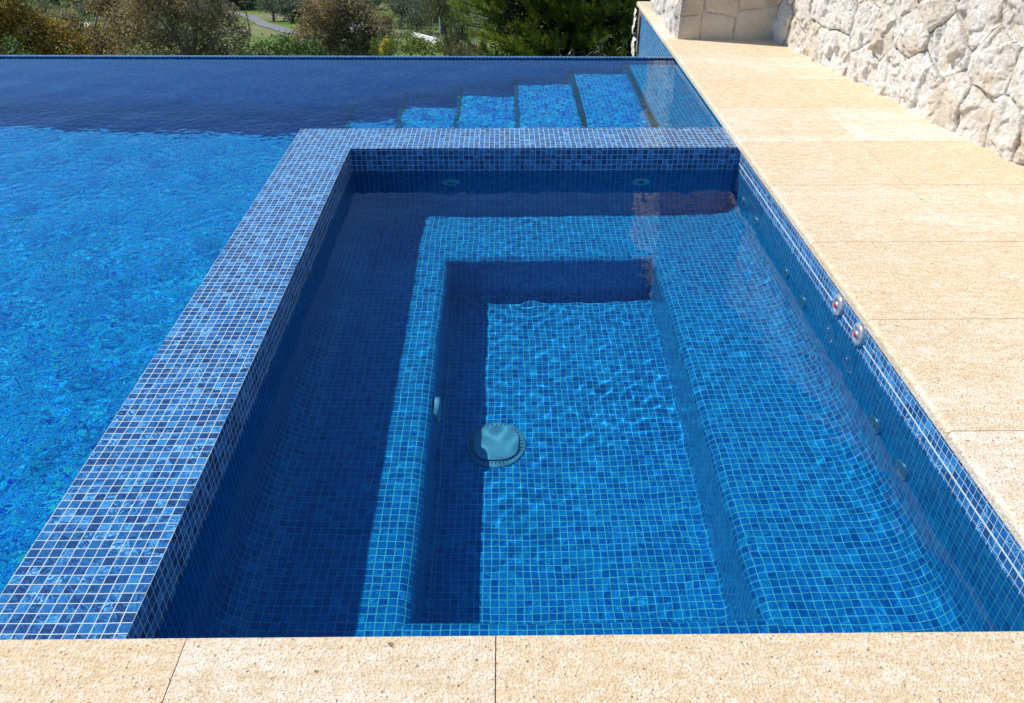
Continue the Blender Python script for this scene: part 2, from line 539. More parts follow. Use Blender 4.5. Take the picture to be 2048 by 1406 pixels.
def lining(upto, frm, name):
    m = MB()
    prs = {k: profile(k) for k in 'lrnf'}
    for i in range(frm, upto):
        def ring(j):
            L = XL + prs['l'][0][j][0]; R = XR - prs['r'][0][j][0]
            Nn = YN + prs['n'][0][j][0]; Fa = YF - prs['f'][0][j][0]
            z = prs['l'][0][j][1]
            return L, R, Nn, Fa, z
        a, b = ring(i), ring(i + 1)
        sl, sr, sn, sf = (prs[k][1] for k in 'lrnf')
        # left wall normal +x
        m.quad([(a[0], a[2], a[4]), (b[0], b[2], b[4]), (b[0], b[3], b[4]), (a[0], a[3], a[4])],
               [(a[2] - YF, sl[i]), (b[2] - YF, sl[i + 1]), (b[3] - YF, sl[i + 1]), (a[3] - YF, sl[i])])
        m.quad([(a[1], a[3], a[4]), (b[1], b[3], b[4]), (b[1], b[2], b[4]), (a[1], a[2], a[4])],
               [(a[3] - YF, sr[i] + 50), (b[3] - YF, sr[i + 1] + 50), (b[2] - YF, sr[i + 1] + 50), (a[2] - YF, sr[i] + 50)])
        m.quad([(a[0], a[3], a[4]), (b[0], b[3], b[4]), (b[1], b[3], b[4]), (a[1], a[3], a[4])],
               [(a[0] - XL, sf[i] + 70), (b[0] - XL, sf[i + 1] + 70), (b[1] - XL, sf[i + 1] + 70), (a[1] - XL, sf[i] + 70)])
        m.quad([(a[1], a[2], a[4]), (b[1], b[2], b[4]), (b[0], b[2], b[4]), (a[0], a[2], a[4])],
               [(a[1] - XL, sn[i] + 90), (b[1] - XL, sn[i + 1] + 90), (b[0] - XL, sn[i + 1] + 90), (a[0] - XL, sn[i] + 90)])
    return m, ring(upto)


NP_ = len(profile('l')[0])
iw = 7          # the wall part stops half way down the cove
ib = 10         # end of the flat seat
w_, _ = lining(1, 0, 'wall')
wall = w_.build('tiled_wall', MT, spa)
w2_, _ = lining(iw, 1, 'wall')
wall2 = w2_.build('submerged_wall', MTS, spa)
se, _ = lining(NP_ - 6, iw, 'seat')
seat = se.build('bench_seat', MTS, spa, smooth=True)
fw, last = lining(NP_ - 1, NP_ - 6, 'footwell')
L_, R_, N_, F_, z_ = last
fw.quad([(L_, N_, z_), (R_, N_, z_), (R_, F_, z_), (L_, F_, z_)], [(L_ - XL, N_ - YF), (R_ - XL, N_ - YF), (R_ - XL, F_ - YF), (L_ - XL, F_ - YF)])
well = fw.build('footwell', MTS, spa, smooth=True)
for o in (seat, well, wall, wall2):
    o.data.polygons.foreach_set('use_smooth', np.zeros(len(o.data.polygons), dtype=bool))


m = MB(); m.box(XR - 0.0012, XR + 0.001, YN, YF, -3.02 * P - 0.0015, -3.02 * P + 0.0015)  # pale strip along a grout joint, painting the sun glint on the wall
gl_ = m.build('grout_glint', simple_mat('painted glint', (0.62, 0.68, 0.68), 0.6, 0, 0.15, 60), spa)


def disc_fitting(name, c, ax, rad, mat, depth=0.012, hole=0.012, holemat=None, holename='nozzle', screws=True, parent=None, eyeball=False):
    """a flanged round fitting on a wall: domed flange, recessed ring, centre nozzle, screws"""
    ax = Vector(ax).normalized(); c = Vector(c)
    m = MB()
    m.lathe([(rad, -0.002), (rad, depth * 0.35), (rad * 0.97, depth * 0.7), (rad * 0.88, depth), (rad * 0.50, depth * 1.10), (rad * 0.46, depth * 0.8),
             (rad * 0.30, depth * 0.8), (rad * 0.27, depth * 1.25), (hole, depth * 1.3), (hole, depth * 0.2), (0, depth * 0.2)], c, ax, 36)
    f = m.build(name, mat, parent, smooth=True)
    h = MB()
    if eyeball:
        h.lathe([(hole * 0.98, depth * 0.3), (hole * 0.98, depth * 1.38), (hole * 0.7, depth * 1.5), (0, depth * 1.5)], c, ax, 20)
    else:
        h.lathe([(hole * 0.98, depth * 0.25), (hole * 0.6, depth * 0.5), (0, depth * 0.5)], c, ax, 20)
    ho = h.build(holename, holemat or MHOLE, f, smooth=True)
    ho.matrix_parent_inverse = f.matrix_basis.inverted()
    if screws:
        a = ax.orthogonal().normalized()
        if abs(ax.z) < 0.5: a = Vector((0, 0, 1)).cross(ax).normalized()
        for sgn in (-1, 1):
            s = MB()
            s.lathe([(rad * 0.07, depth * 0.8), (rad * 0.07, depth * 1.12), (0, depth * 1.16)], c + a * sgn * rad * 0.68, ax, 10)
            so = s.build('screw', MHOLE, f, smooth=True)
            so.matrix_parent_inverse = f.matrix_basis.inverted()
    return f


# massage jets low on the right wall, air buttons above, two jets on the far wall
under = []
for y in (3.955, 3.71, 3.18, 2.935, 2.135, 1.915):
    o = disc_fitting('jet', (XR, y, -0.362), (-1, 0, 0), 0.042, MJET, 0.009, 0.010, parent=spa)
    under.append(o)
for y in (2.605, 2.40):
    o = disc_fitting('control_button', (XR, y, -0.064), (-1, 0, 0), 0.043, MSTEEL, 0.014, 0.011, MRED, 'red_cap', True, spa, eyeball=True)
    under.append(o)
for x in (-0.292, 0.732):
    o = disc_fitting('jet', (x, YF, -0.284), (0, -1, 0), 0.050, MFAR, 0.014, 0.014, parent=spa)
    under.append(o)
XWL = XL + ins['l']
o = disc_fitting('suction_cover', (XWL, 2.487, -0.70), (1, 0, 0), 0.062, MPLA, 0.020, 0.012, parent=spa)
under.append(o)

# floor drain: wide flange with a raised squarish cover
m = MB()
m.lathe([(0.125, -0.001), (0.125, 0.004), (0.118, 0.009), (0.100, 0.012), (0.0, 0.012)], (-0.040, 2.515, ZF), (0, 0, 1), 48)
dr = m.build('floor_drain', MPLB, spa, smooth=True)
v, f = [], []
n = 56
prof = [(0.94, 0.012), (0.94, 0.018), (1.0, 0.019), (1.0, 0.023), (0.965, 0.026), (0.5, 0.027), (0.0, 0.027)]
for sc_, hz in prof:
    for k in range(n):
        t = 2 * pi * k / n
        rr = 0.096 / ((abs(cos(t)) ** 2.5 + abs(sin(t)) ** 2.5) ** (1 / 2.5))
        v.append((-0.040 + rr * sc_ * cos(t), 2.515 + rr * sc_ * sin(t), ZF + hz))
for i in range(len(prof) - 1):
    for k in range(n):
        k2 = (k + 1) % n
        f.append((i * n + k, i * n + k2, (i + 1) * n + k2, (i + 1) * n + k))
dc = mesh_ob('drain_cover', v, f, MPLA, dr, None, True)
dc.matrix_parent_inverse = Matrix.Identity(4)
m = MB()
for k in range(40):
    a = 2 * pi * k / 40
    c0 = Vector((-0.040 + 0.101 * cos(a), 2.515 + 0.101 * sin(a), ZF + 0.0125)); c1 = Vector((-0.040 + 0.114 * cos(a), 2.515 + 0.114 * sin(a), ZF + 0.0105))
    sd_ = Vector((-sin(a), cos(a), 0)) * 0.002
    m.quad([c0 - sd_, c1 - sd_, c1 + sd_, c0 + sd_])
gr3 = m.build('grille_slots', MHOLE, dr); gr3.matrix_parent_inverse = Matrix.Identity(4); gr3['kind'] = 'stuff'
under += [dr, dc]

# ------------------------------------------------------------------ the big pool
pool = empty('infinity_pool', (-2.5, 3.5, ZPF), 'large infinity pool of deep blue mosaic whose far edge drops to the valley', 'swimming pool')
XP0 = -8.0


def yi(x): return 6.06 - 0.020 * x       # inner face of the infinity edge


def yo(x): return yi(x) + 0.040          # its outer face


m = MB()
m.quad([(XP0, 0.9, ZPF), (XR, 0.9, ZPF), (XR, yi(XR), ZPF), (XP0, yi(XP0), ZPF)])
m.quad([(XP0, yi(XP0), 0.05), (XP0, 0.9, 0.05), (XP0, 0.9, ZPF), (XP0, yi(XP0), ZPF)], [(yi(XP0), 0), (0.9, 0), (0.9, ZPF), (yi(XP0), ZPF)])
m.quad([(XO, 0.9, 0.0), (XO, 0.9, ZPF), (XP0, 0.9, ZPF), (XP0, 0.9, 0.0)], [(XO, 0), (XO, ZPF), (XP0, ZPF), (XP0, 0)])
basin = m.build('basin', MTP, pool)
m = MB()
m.quad([(XP0, yi(XP0), 0), (XR, yi(XR), 0), (XR, yo(XR), 0), (XP0, yo(XP0), 0)], [(XP0, 0.012), (XR, 0.012), (XR, 0.028), (XP0, 0.028)])
m2 = MB()
m2.quad([(XP0, yi(XP0), ZPF), (XR, yi(XR), ZPF), (XR, yi(XR), -0.03), (XP0, yi(XP0), -0.03)], [(XP0, ZPF), (XR, ZPF), (XR, -0.03), (XP0, -0.03)])
m.quad([(XP0, yi(XP0), -0.03), (XR, yi(XR), -0.03), (XR, yi(XR), 0), (XP0, yi(XP0), 0)], [(XP0, -0.03), (XR, -0.03), (XR, 0), (XP0, 0)])
inwall = m2.build('far_wall', MTP, pool)
m.quad([(XR, yo(XR), 0), (XR, yo(XR), -2.9), (XP0, yo(XP0), -2.9), (XP0, yo(XP0), 0)], [(XR, 0), (XR, -2.9), (XP0, -2.9), (XP0, 0)])
inf = m.build('infinity_edge', MTE, pool)

# entry steps running down to the left along the far wall
steps_x = [0.86, 0.47, 0.07, -0.33, -0.73, -1.13]
steps_z = [-0.13, -0.325, -0.53, -0.74, -0.95, -1.17]
xr_ = XR
for k, (xs, zs) in enumerate(zip(steps_x, steps_z)):
    m = MB()
    pts = [(xs, YO, zs), (xr_, YO, zs), (xr_, yi(xr_), zs), (xs, yi(xs), zs)]
    m.quad(pts, [(p[0], p[1]) for p in pts])
    m.quad([(xs, YO, zs), (xs, yi(xs), zs), (xs, yi(xs), ZPF), (xs, YO, ZPF)], [(YO, 0), (yi(xs), 0), (yi(xs), ZPF - zs), (YO, ZPF - zs)])
    st = m.build('step', MTS if k < 1 else MTP, pool)
    nb = MB()
    wd = 0.036 if k < 2 else 0.026
    nb.box(xs - 0.003, xs + wd, YO + 0.002, yi(xs) - 0.002, zs - 0.030, zs + 0.004)
    no = nb.build('nosing', MTD if k < 2 else MTN, st)
    no.matrix_parent_inverse = st.matrix_basis.inverted()
    under += [st, no]
    xr_ = xs
under += [basin, inf, inwall, rim, wall, wall2, seat, well]

# blue tiled side of the terrace, with the rough white stone return at its end
YE = 7.78
side = empty('retaining_wall', (XR, 6.5, -3.0), 'blue mosaic side wall of the terrace running on past the infinity edge', 'retaining wall')
m = MB()
m.quad([(XR, YE, 0.0), (XR, YO - 0.33, 0.0), (XR, YO - 0.33, -3.0), (XR, YE, -3.0)][::-1] if False else [(XR, YO, 0.0), (XR, YE, 0.0), (XR, YE, -3.0), (XR, YO, -3.0)][::-1],
       [(YO, -3.0), (YE, -3.0), (YE, 0.0), (YO, 0.0)])
tf = m.build('tile_face', MTS, side)
under.append(tf)

# ------------------------------------------------------------------ water
def water_grid(xs, ys, z0, wave, name, mat, keep=None):
    X, Y = np.meshgrid(xs, ys)
    v = np.stack([X.ravel(), Y.ravel(), np.full(X.size, z0)], 1)
    v[:, 2] += wave(X.ravel(), Y.ravel())
    ny, nx = X.shape
    i = np.arange(ny - 1)[:, None] * nx + np.arange(nx - 1)[None, :]
    f = np.stack([i, i + 1, i + nx + 1, i + nx], -1).reshape(-1, 4)
    if keep is not None:
        cx = (X[:-1, :-1] + X[1:, 1:]).ravel() / 2; cyy = (Y[:-1, :-1] + Y[1:, 1:]).ravel() / 2
        f = f[keep(cx, cyy)]
    o = mesh_ob(name, v, f, mat, None, None, True)
    o.cycles.is_caustics_caster = True
    return tag(o, kind='structure')


def waves(lams, amp_slope, n, seed, dirc=None, spread=pi):
    r_ = np.random.default_rng(seed)
    L = np.exp(r_.uniform(np.log(lams[0]), np.log(lams[1]), n))
    th = r_.uniform(-spread, spread, n) + (dirc or 0)
    ph = r_.uniform(0, 2 * pi, n)
    k = 2 * pi / L
    A = amp_slope / k / sqrt(n / 2) * 1.0
    def w(x, y):
        s = np.zeros_like(x)
        for a, kk, t, p in zip(A, k, th, ph):
            s += a * np.sin(kk * (cos(t) * x + sin(t) * y) + p)
        return s
    return w


sw_a = waves((0.05, 0.12), 0.0105, 26, 3)
sw_b = waves((0.15, 0.5), 0.008, 12, 4)


def spa_wave(x, y):
    # disturbed patches over a calm sheet, plus a few ring ripples
    pt = np.stack([x * 1.7, y * 1.7, np.zeros_like(x)], 1)
    g = np.clip(vnoise(pt, 5) * 0.9 + 0.65, 0.15, 1.6)
    z = sw_a(x, y) * g + sw_b(x, y)
    for cx, cy_, a in ((-0.35, 3.66, 1.3), (0.98, 3.3, 1.1), (1.0, 2.95, 1.0), (0.12, 2.95, 0.9), (0.62, 3.5, 1.1), (0.85, 2.2, 0.7), (-0.02, 1.95, 0.6)):
        r_ = np.hypot(x - cx, y - cy_)
        z += a * 0.00009 * np.sin(2 * pi * r_ / 0.045 + 3 * np.sin(x * 9 + cx * 5)) * np.exp(-(r_ / 0.16) ** 2)
    return z


spa_water = water_grid(np.arange(XL, XR + 0.006, 0.008), np.arange(YN, YF + 0.006, 0.008), ZS, spa_wave, 'spa_water', MW1)
pw_a = waves((0.12, 0.30), 0.011, 30, 11)
pw_b = waves((0.3, 0.9), 0.010, 16, 12)


def pool_wave(x, y):
    pt = np.stack([x * 0.9, y * 0.9, np.zeros_like(x)], 1)
    g = np.clip(vnoise(pt, 9) * 0.35 + 0.95, 0.5, 1.4)
    far = np.clip((y - 4.6) / 1.0, 0, 1)                   # calmer towards the overflow
    edge = np.clip((6.0 - y) / 0.25, 0.15, 1)
    return (pw_a(x, y) * g * (1 - 0.72 * far) + pw_b(x, y) * (1 - 0.3 * far)) * edge


xs_ = np.concatenate([np.linspace(XP0, -4.0, 70)[:-1], np.arange(-4.0, XR - 0.004, 0.0105), [XR]])
ys_ = np.concatenate([np.arange(0.9, 6.02, 0.0105), [6.03]])
# snap the grid to the corner of the spa
xs_[np.argmin(abs(xs_ - XO))] = XO
ys_[np.argmin(abs(ys_ - YO))] = YO
pool_water = water_grid(xs_, ys_, ZP, pool_wave, 'pool_water', MW2, keep=lambda x, y: ~((x > XO) & (y < YO)))
# stretch last row to the infinity edge
me = pool_water.data
co = np.empty(len(me.vertices) * 3, dtype=np.float32); me.vertices.foreach_get('co', co); co = co.reshape(-1, 3)
sel = co[:, 1] > 6.025
co[sel, 1] = 6.06 - 0.020 * co[sel, 0]
me.vertices.foreach_set('co', co.ravel()); me.update()

# ------------------------------------------------------------------ stone paving round the pool
def slab(mb, tints, poly, tint, ztop=ZD, th=0.034, rnd=(), gap=0.0006, rad=0.014):
    """one slab: rectangle x0,x1,y0,y1 ; rnd lists sides ('l','r','n','f') with a rounded nose"""
    x0, x1, y0, y1 = poly
    x0 += 0 if 'l' in rnd else gap; x1 -= gap; y0 += gap; y1 -= 0 if 'f' in rnd else gap
    def ringz(ins_, z):
        a = x0 + (ins_ if 'l' in rnd else min(ins_, 0.0006)); b = x1 - (ins_ if 'r' in rnd else min(ins_, 0.0006))
        c = y0 + (ins_ if 'n' in rnd else min(ins_, 0.0006)); d = y1 - (ins_ if 'f' in rnd else min(ins_, 0.0006))
        return [(a, c, z), (b, c, z), (b, d, z), (a, d, z)]
    rings = [ringz(0, ztop - th)]
    for k in range(0, 6):
        a = pi / 2 * k / 5
        rings.append(ringz(rad * (1 - cos(a)), ztop - rad + rad * sin(a)))
    for a, b in zip(rings[:-1], rings[1:]):
        for i in range(4):
            j = (i + 1) % 4
            mb.quad([a[i], a[j], b[j], b[i]]); tints += [tint] * 4
    mb.quad(rings[-1]); tints += [tint] * 4
    mb.quad(rings[0][::-1]); tints += [tint] * 4


dk = MB(); tn = []
XC = 1.225      # pool-side nose of the right coping
YC = 1.090      # spa-side nose of the near coping
rows = [1.742 + 0.5965 * k for k in range(-1, 8)]
rows[0] = YC
rows = [r_ for r_ in rows if r_ < 6.5] + [6.51, 7.13, 7.99]
tl = [0.25, 0.5, 0.75, 0.4, 0.6, 0.35, 0.8, 0.3, 0.55, 0.2, 0.5]
tr = [0.5, 0.3, 0.62, 0.42, 0.80, 0.22, 0.80, 0.3, 0.75, 0.4, 0.25]
for k, (a, b) in enumerate(zip(rows[:-1], rows[1:])):
    fr_ = ('l', 'f') if k == len(rows) - 2 else ('l',)
    slab(dk, tn, (XC, 1.85, a, b), tl[k], rnd=fr_)
    slab(dk, tn, (1.85, 2.47, a, b), tr[k], rnd=('f',) if k == len(rows) - 2 else ())
    slab(dk, tn, (2.47, 3.09, a, b), tl[-k - 1], rnd=('f',) if k == len(rows) - 2 else ())
xs = [-8.1, -7.0, -6.3, -5.7, -5.05, -4.45, -3.8, -3.2, -2.55, -1.93, -1.30, -0.662, -0.023, 1.2246, 1.85, 2.47, 3.09]
for k, (a, b) in enumerate(zip(xs[:-1], xs[1:])):
    slab(dk, tn, (a, b, 0.48, YC), random.random(), rnd=('f',) if b < 1.3 else ())
    for j in range(4):
        slab(dk, tn, (a + 0.2, b + 0.2, 0.48 - 0.62 * (j + 1), 0.48 - 0.62 * j), random.random())
paving = dk.build('paving', MDK)
a_ = paving.data.attributes.new('tint', 'FLOAT', 'POINT')
a_.data.foreach_set('value', np.array(tn, dtype=np.float32))
tag(paving, kind='structure')
m = MB()
m.box(XC + 0.02, 3.09, 0.9, 7.95, -0.4, ZD - 0.006)
m.box(-8.1, 3.09, -2.0, YC - 0.02, -0.4, ZD - 0.006)
bed = m.build('paving_bed', MGAP)
tag(bed, kind='structure')
under.append(paving)

# ------------------------------------------------------------------ natural stone walls
def stone_face(name, A, d, n_, L, Ht, seeds, mat, parent, res=0.0115, bulge=0.032, rough=0.018, flat=0.0, seed=1, gapw=0.008, jit=0.02, edge0=False, edge1=False, aniso=1.0, soft=0.03):
    """split-faced stones laid in a wall: polygons round the seed points, each with its own bulge and chisel marks"""
    A = np.array(A, float); d = np.array(d, float); n_ = np.array(n_, float)
    nu = int(L / res) + 1; nv = int(Ht / res) + 1
    U, V = np.meshgrid(np.linspace(0, L, nu), np.linspace(0, Ht, nv))
    u, v_ = U.ravel(), V.ravel()
    S = np.array(seeds)
    wu = u + jit * vnoise(np.stack([u * 7, v_ * 7, u * 0], 1), seed) ; wv = v_ + jit * vnoise(np.stack([u * 7, v_ * 7, u * 0 + 9], 1), seed + 1)
    best = np.full(u.size, 1e9); sec = np.full(u.size, 1e9); idx = np.zeros(u.size, int); idx2 = np.zeros(u.size, int)
    for k, (a, b) in enumerate(S):
        dd = np.hypot((wu - a), (wv - b) * aniso)
        c1 = dd < best
        sec = np.where(c1, best, np.minimum(sec, dd)); idx2 = np.where(c1, idx, np.where(dd <= sec, k, idx2))
        idx = np.where(c1, k, idx); best = np.where(c1, dd, best)
    gap = sec - best                                     # 0 at joints
    q_ = np.clip(gap / soft, 0, 1)
    pillow = 1 - (1 - q_) ** 2.2
    rr = np.random.default_rng(seed)
    off = rr.uniform(-0.4, 1.0, len(S)); tu = rr.normal(0, 0.35, len(S)); tv = rr.normal(0, 0.35, len(S))
    du, dv_ = u - S[idx, 0] + 0.012 * vnoise(np.stack([u * 16, v_ * 16, u * 0], 1), seed + 11), v_ - S[idx, 1] + 0.012 * vnoise(np.stack([u * 16, v_ * 16, u * 0 + 5], 1), seed + 12)
    face = np.full(u.size, 1e9)
    for k in range(7):                                   # each face is knocked off in a few flat chips
        th = rr.uniform(0, 2 * pi, len(S)); sl = rr.uniform(0.03, 0.24, len(S)); bb = rr.uniform(0.0, 0.022, len(S))
        face = np.minimum(face, (sl[idx] * (np.cos(th)[idx] * du + np.sin(th)[idx] * dv_) + bb[idx]))
    face = np.clip(face, -0.018, 0.018) + off[idx] * bulge * 0.3
    ch = np.zeros(u.size)
    for lev, (cs, tl_, of_) in enumerate(((0.095, 0.26, 0.30), (0.042, 0.36, 0.22), (0.020, 0.40, 0.16))):
        wx = u / cs + 0.55 * vnoise(np.stack([u / cs * .9, v_ / cs * .9, idx * 1.7], 1), seed + 20 + lev) + idx * 3.31
        wy = v_ / cs * 0.8 + 0.55 * vnoise(np.stack([u / cs * .9, v_ / cs * .9, idx * 1.7 + 50], 1), seed + 30 + lev) + idx * 1.77
        Tt = rr.random((4096, 5))
        bd = np.full(u.size, 1e9); hh = np.zeros(u.size)
        ix, iy = np.floor(wx).astype(int), np.floor(wy).astype(int)
        for ox in (-1, 0, 1):
            for oy in (-1, 0, 1):
                hsh = ((ix + ox) * 73856093 ^ (iy + oy) * 19349663) & 4095
                r5 = Tt[hsh]
                ddx, ddy = wx - (ix + ox + r5[:, 0]), wy - (iy + oy + r5[:, 1])
                dd = ddx ** 2 + ddy ** 2
                c1 = dd < bd
                bd = np.where(c1, dd, bd)
                hh = np.where(c1, (r5[:, 2] - .5) * of_ * 2 + ((r5[:, 3] - .5) * ddx + (r5[:, 4] - .5) * ddy) * tl_ * 2, hh)
        ch += hh * cs / 0.06
    ht = pillow * bulge * 0.8 + pillow * face + ch * rough * (0.15 + 0.85 * pillow)
    ht = ht * (1 - flat) + flat * pillow * bulge * 0.35
    damp = np.ones_like(u)
    if edge0: damp *= np.clip(u / 0.03, 0, 1)
    if edge1: damp *= np.clip((L - u) / 0.03, 0, 1)
    joint = np.clip(1 - gap / gapw, 0, 1)
    ht = ht * damp - joint * 0.014 * damp
    G = np.pad(ht.reshape(nv, nu), 1, mode='edge')
    ht = ((G[:-2, 1:-1] + G[2:, 1:-1] + G[1:-1, :-2] + G[1:-1, 2:]) * 0.09 + G[1:-1, 1:-1] * 0.64).ravel()
    if edge0 or edge1: ht = ht * damp
    pts = A + d * u[:, None] + np.array([0, 0, 1.0]) * v_[:, None] + n_ * ht[:, None]
    i = np.arange(nv - 1)[:, None] * nu + np.arange(nu - 1)[None, :]
    f = np.stack([i, i + 1, i + nu + 1, i + nu], -1).reshape(-1, 4)
    # outward orientation
    nn = np.cross(d, [0, 0, 1.0])
    if nn @ n_ < 0: f = f[:, ::-1]
    tint = rr.random(len(S))[idx]
    return mesh_ob(name, pts, f, mat, parent, None, True, {'joint': joint, 'tint': tint})


d_ = (0.16838, -0.98572, 0.0); n_ = (-0.98572, -0.16838, 0.0)
seeds = [(.131, .134), (.379, .29), (.315, .096), (.642, .132), (.635, .352), (.868, .365), (.896, .127), (1.17, .332), (1.41, .328), (1.614, .392),
         (1.248, .119), (1.577, .153), (1.831, .146), (1.99, .40), (1.80, .60), (2.123, .128), (2.144, .585), (2.346, .386), (2.348, .106), (2.56, .126), (2.42, .68), (2.62, .36)]
yy = 0.42
k = 0
while yy < 2.0:
    xx = -0.05 + (k % 2) * 0.13
    while xx < 5.2:
        p = (xx + random.uniform(-.05, .05), yy + random.uniform(-.06, .06))
        if all(math.hypot(p[0] - s[0], p[1] - s[1]) > 0.25 for s in seeds): seeds.append(p)
        xx += 0.27
    yy += 0.22; k += 1
yy = 0.12
while yy < 0.45:
    xx = 2.8
    while xx < 5.2:
        p = (xx + random.uniform(-.04, .04), yy + random.uniform(-.03, .03))
        if all(math.hypot(p[0] - s[0], p[1] - s[1]) > 0.19 for s in seeds): seeds.append(p)
        xx += 0.26
    yy += 0.24
A = np.array([2.049, 6.463, ZD])
sw = empty('stone_wall', tuple(A), 'long garden wall of rough cream split limestone along the right side of the paving', 'stone wall')
stone_face('stone_facing', A - np.array([0, 0, 0.004]), d_, n_, 5.0, 1.95, seeds, MST, sw, seed=21, edge0=False, rough=0.031, gapw=0.0075, bulge=0.017, res=0.0058, soft=0.026)
m = MB()
D = Vector(d_); Nn = Vector(n_)
b0 = Vector(A) - Nn * 0.02 - D * 0.3; b1 = Vector(A) - Nn * 0.02 + D * 5.0
c0 = b0 - Nn * 0.32; c1 = b1 - Nn * 0.32
lo = [(p.x, p.y, -0.3) for p in (b0, b1, c1, c0)]; hi = [(p.x, p.y, 1.975) for p in (b0, b1, c1, c0)]
m.quad(hi); m.quad(lo[::-1])
for i in range(4):
    j = (i + 1) % 4
    m.quad([lo[i], lo[j], hi[j], hi[i]])
core = m.build('wall_core', simple_mat('limestone core', (0.6, 0.52, 0.4), 0.9, 0, 0.15, 12, 0.2, 0.01), sw)

pr = empty('stone_pier', (1.68, 6.9, ZD), 'square stone pier at the far end of the paving, its front face in shade', 'stone pier')
stone_face('front_face', (1.325, 6.467, ZD - 0.003), (1, 0, 0), (0, -1, 0), 0.73, 1.87,
           [(.07, .098), (.265, .11), (.567, .12), (.06, .25), (.289, .262), (.54, .33), (.12, .45), (.42, .52), (.65, .55), (.2, .72), (.5, .78), (.1, .98), (.38, 1.02), (.62, 1.05), (.2, 1.25), (.5, 1.3), (.15, 1.5), (.45, 1.55), (.65, 1.5), (.3, 1.75), (.6, 1.75)],
           MPI, pr, res=0.006, bulge=0.022, rough=0.010, flat=0.80, seed=31, gapw=0.010, jit=0.01, edge0=True)
stone_face('side_face', (1.325, 7.55, ZD - 0.003), (0, -1, 0), (-1, 0, 0), 1.083, 1.87,
           [(.1, .12), (.35, .15), (.62, .12), (.95, .13), (.2, .4), (.5, .42), (.8, .38), (1.02, .42), (.1, .7), (.4, .72), (.7, .7), (.98, .72), (.2, 1.0), (.55, 1.02), (.88, 1.0), (.1, 1.3), (.42, 1.3), (.75, 1.32), (1.0, 1.3), (.25, 1.6), (.6, 1.62), (.92, 1.6)],
           MST, pr, bulge=0.035, rough=0.024, seed=41, edge1=True)
m = MB()
m.box(1.327, 2.3, 6.469, 7.55, -0.3, 1.9)
m.build('pier_core', bpy.data.materials['limestone core'], pr)
# rough white end of the retaining wall
stone_face('stone_return', (XR + 0.005, YE + 0.002, -3.0), (0, 1, 0), (-1, 0, 0), 0.12, 3.0, [(.06, .2 + .27 * i) for i in range(12)], MST, side, bulge=0.05, rough=0.03, seed=51)
m = MB(); m.box(XR + 0.006, 3.09, 6.3, 7.9, -3.0, -0.41)
m.build('wall_body', bpy.data.materials['limestone core'], side)

for o in under:
    for ob in [o] + list(o.children_recursive):
        if ob.type == 'MESH': ob.cycles.is_caustics_receiver = True

#@@BACKGROUND
# ------------------------------------------------------------------ the hillside and the valley
TY = [-400, 5.9, 6.0, 12, 25, 45, 60, 80, 95, 130, 200, 420, 900, 1600]
TZ = [-3.0, -3.0, -3.05, -5.0, -8.2, -10.8, -12.3, -14.9, -16.6, -19, -21, -18, 10, 55]


def gz(x, y):
    return np.interp(y, TY, TZ) + 0.25 * np.clip((np.asarray(y) - 20) / 40, 0, 1) * vnoise(np.stack([np.asarray(x, float).ravel() / 9, np.asarray(y, float).ravel() / 9, np.zeros(np.size(x))], 1), 77).reshape(np.shape(x))


def gz1(x, y): return float(gz(np.array([x]), np.array([y]))[0])


m, nt, b = new_mat('hillside grass and soil')
q = N(nt)
co = q.n('ShaderNodeTexCoord').outputs['Object']
n1 = q.noise(co, 0.16, 4, 0.6)
n2 = q.noise(co, 1.6, 5, 0.7)
col = q.ramp(q.math('ADD', q.math('MULTIPLY', n1, 0.7), q.math('MULTIPLY', n2, 0.3)),
             [(0.38, (0.08, 0.13, 0.025)), (0.48, (0.14, 0.21, 0.045)), (0.55, (0.20, 0.21, 0.09)), (0.64, (0.28, 0.22, 0.15))])
nt.links.new(col, b.inputs['Base Color']); b.inputs['Roughness'].default_value = 0.95; b.inputs['Specular IOR Level'].default_value = 0.1
nt.links.new(q.bump(n2, 1.0, 0.2), b.inputs['Normal'])
MGR = m
gx = np.concatenate([[-1600, -900, -500, -250, -150], np.arange(-110, 60, 1.7), [80, 120, 200, 400, 900, 1600]])
gy = np.concatenate([[-400, -100, -30, -8, 2, 5.9, 6.0], np.arange(7, 135, 1.7), [150, 175, 200, 240, 300, 420, 600, 900, 1200, 1600]])
X, Y = np.meshgrid(gx, gy)
v = np.stack([X.ravel(), Y.ravel(), gz(X, Y).ravel()], 1)
i = np.arange(len(gy) - 1)[:, None] * len(gx) + np.arange(len(gx) - 1)[None, :]
gr_ = mesh_ob('ground', v, np.stack([i, i + 1, i + len(gx) + 1, i + len(gx)], -1).reshape(-1, 4), MGR, None, None, True)
tag(gr_, kind='structure')


def ribbon(name, pts, w, mat, dz=0.06, th=0.0):
    P_ = [Vector((x, y, 0)) for x, y in pts]
    fine = []
    for a, c in zip(P_[:-1], P_[1:]):
        for k in range(6): fine.append(a.lerp(c, k / 6))
    fine.append(P_[-1])
    v, f = [], []
    for k, p in enumerate(fine):
        d = (fine[min(k + 1, len(fine) - 1)] - fine[max(k - 1, 0)]).normalized()
        s = Vector((-d.y, d.x, 0)) * w / 2
        for pp in (p - s, p + s): v.append((pp.x, pp.y, gz1(pp.x, pp.y) + dz))
    for k in range(len(fine) - 1): f.append((2 * k, 2 * k + 1, 2 * k + 3, 2 * k + 2)[::-1])
    return mesh_ob(name, v, f, mat)


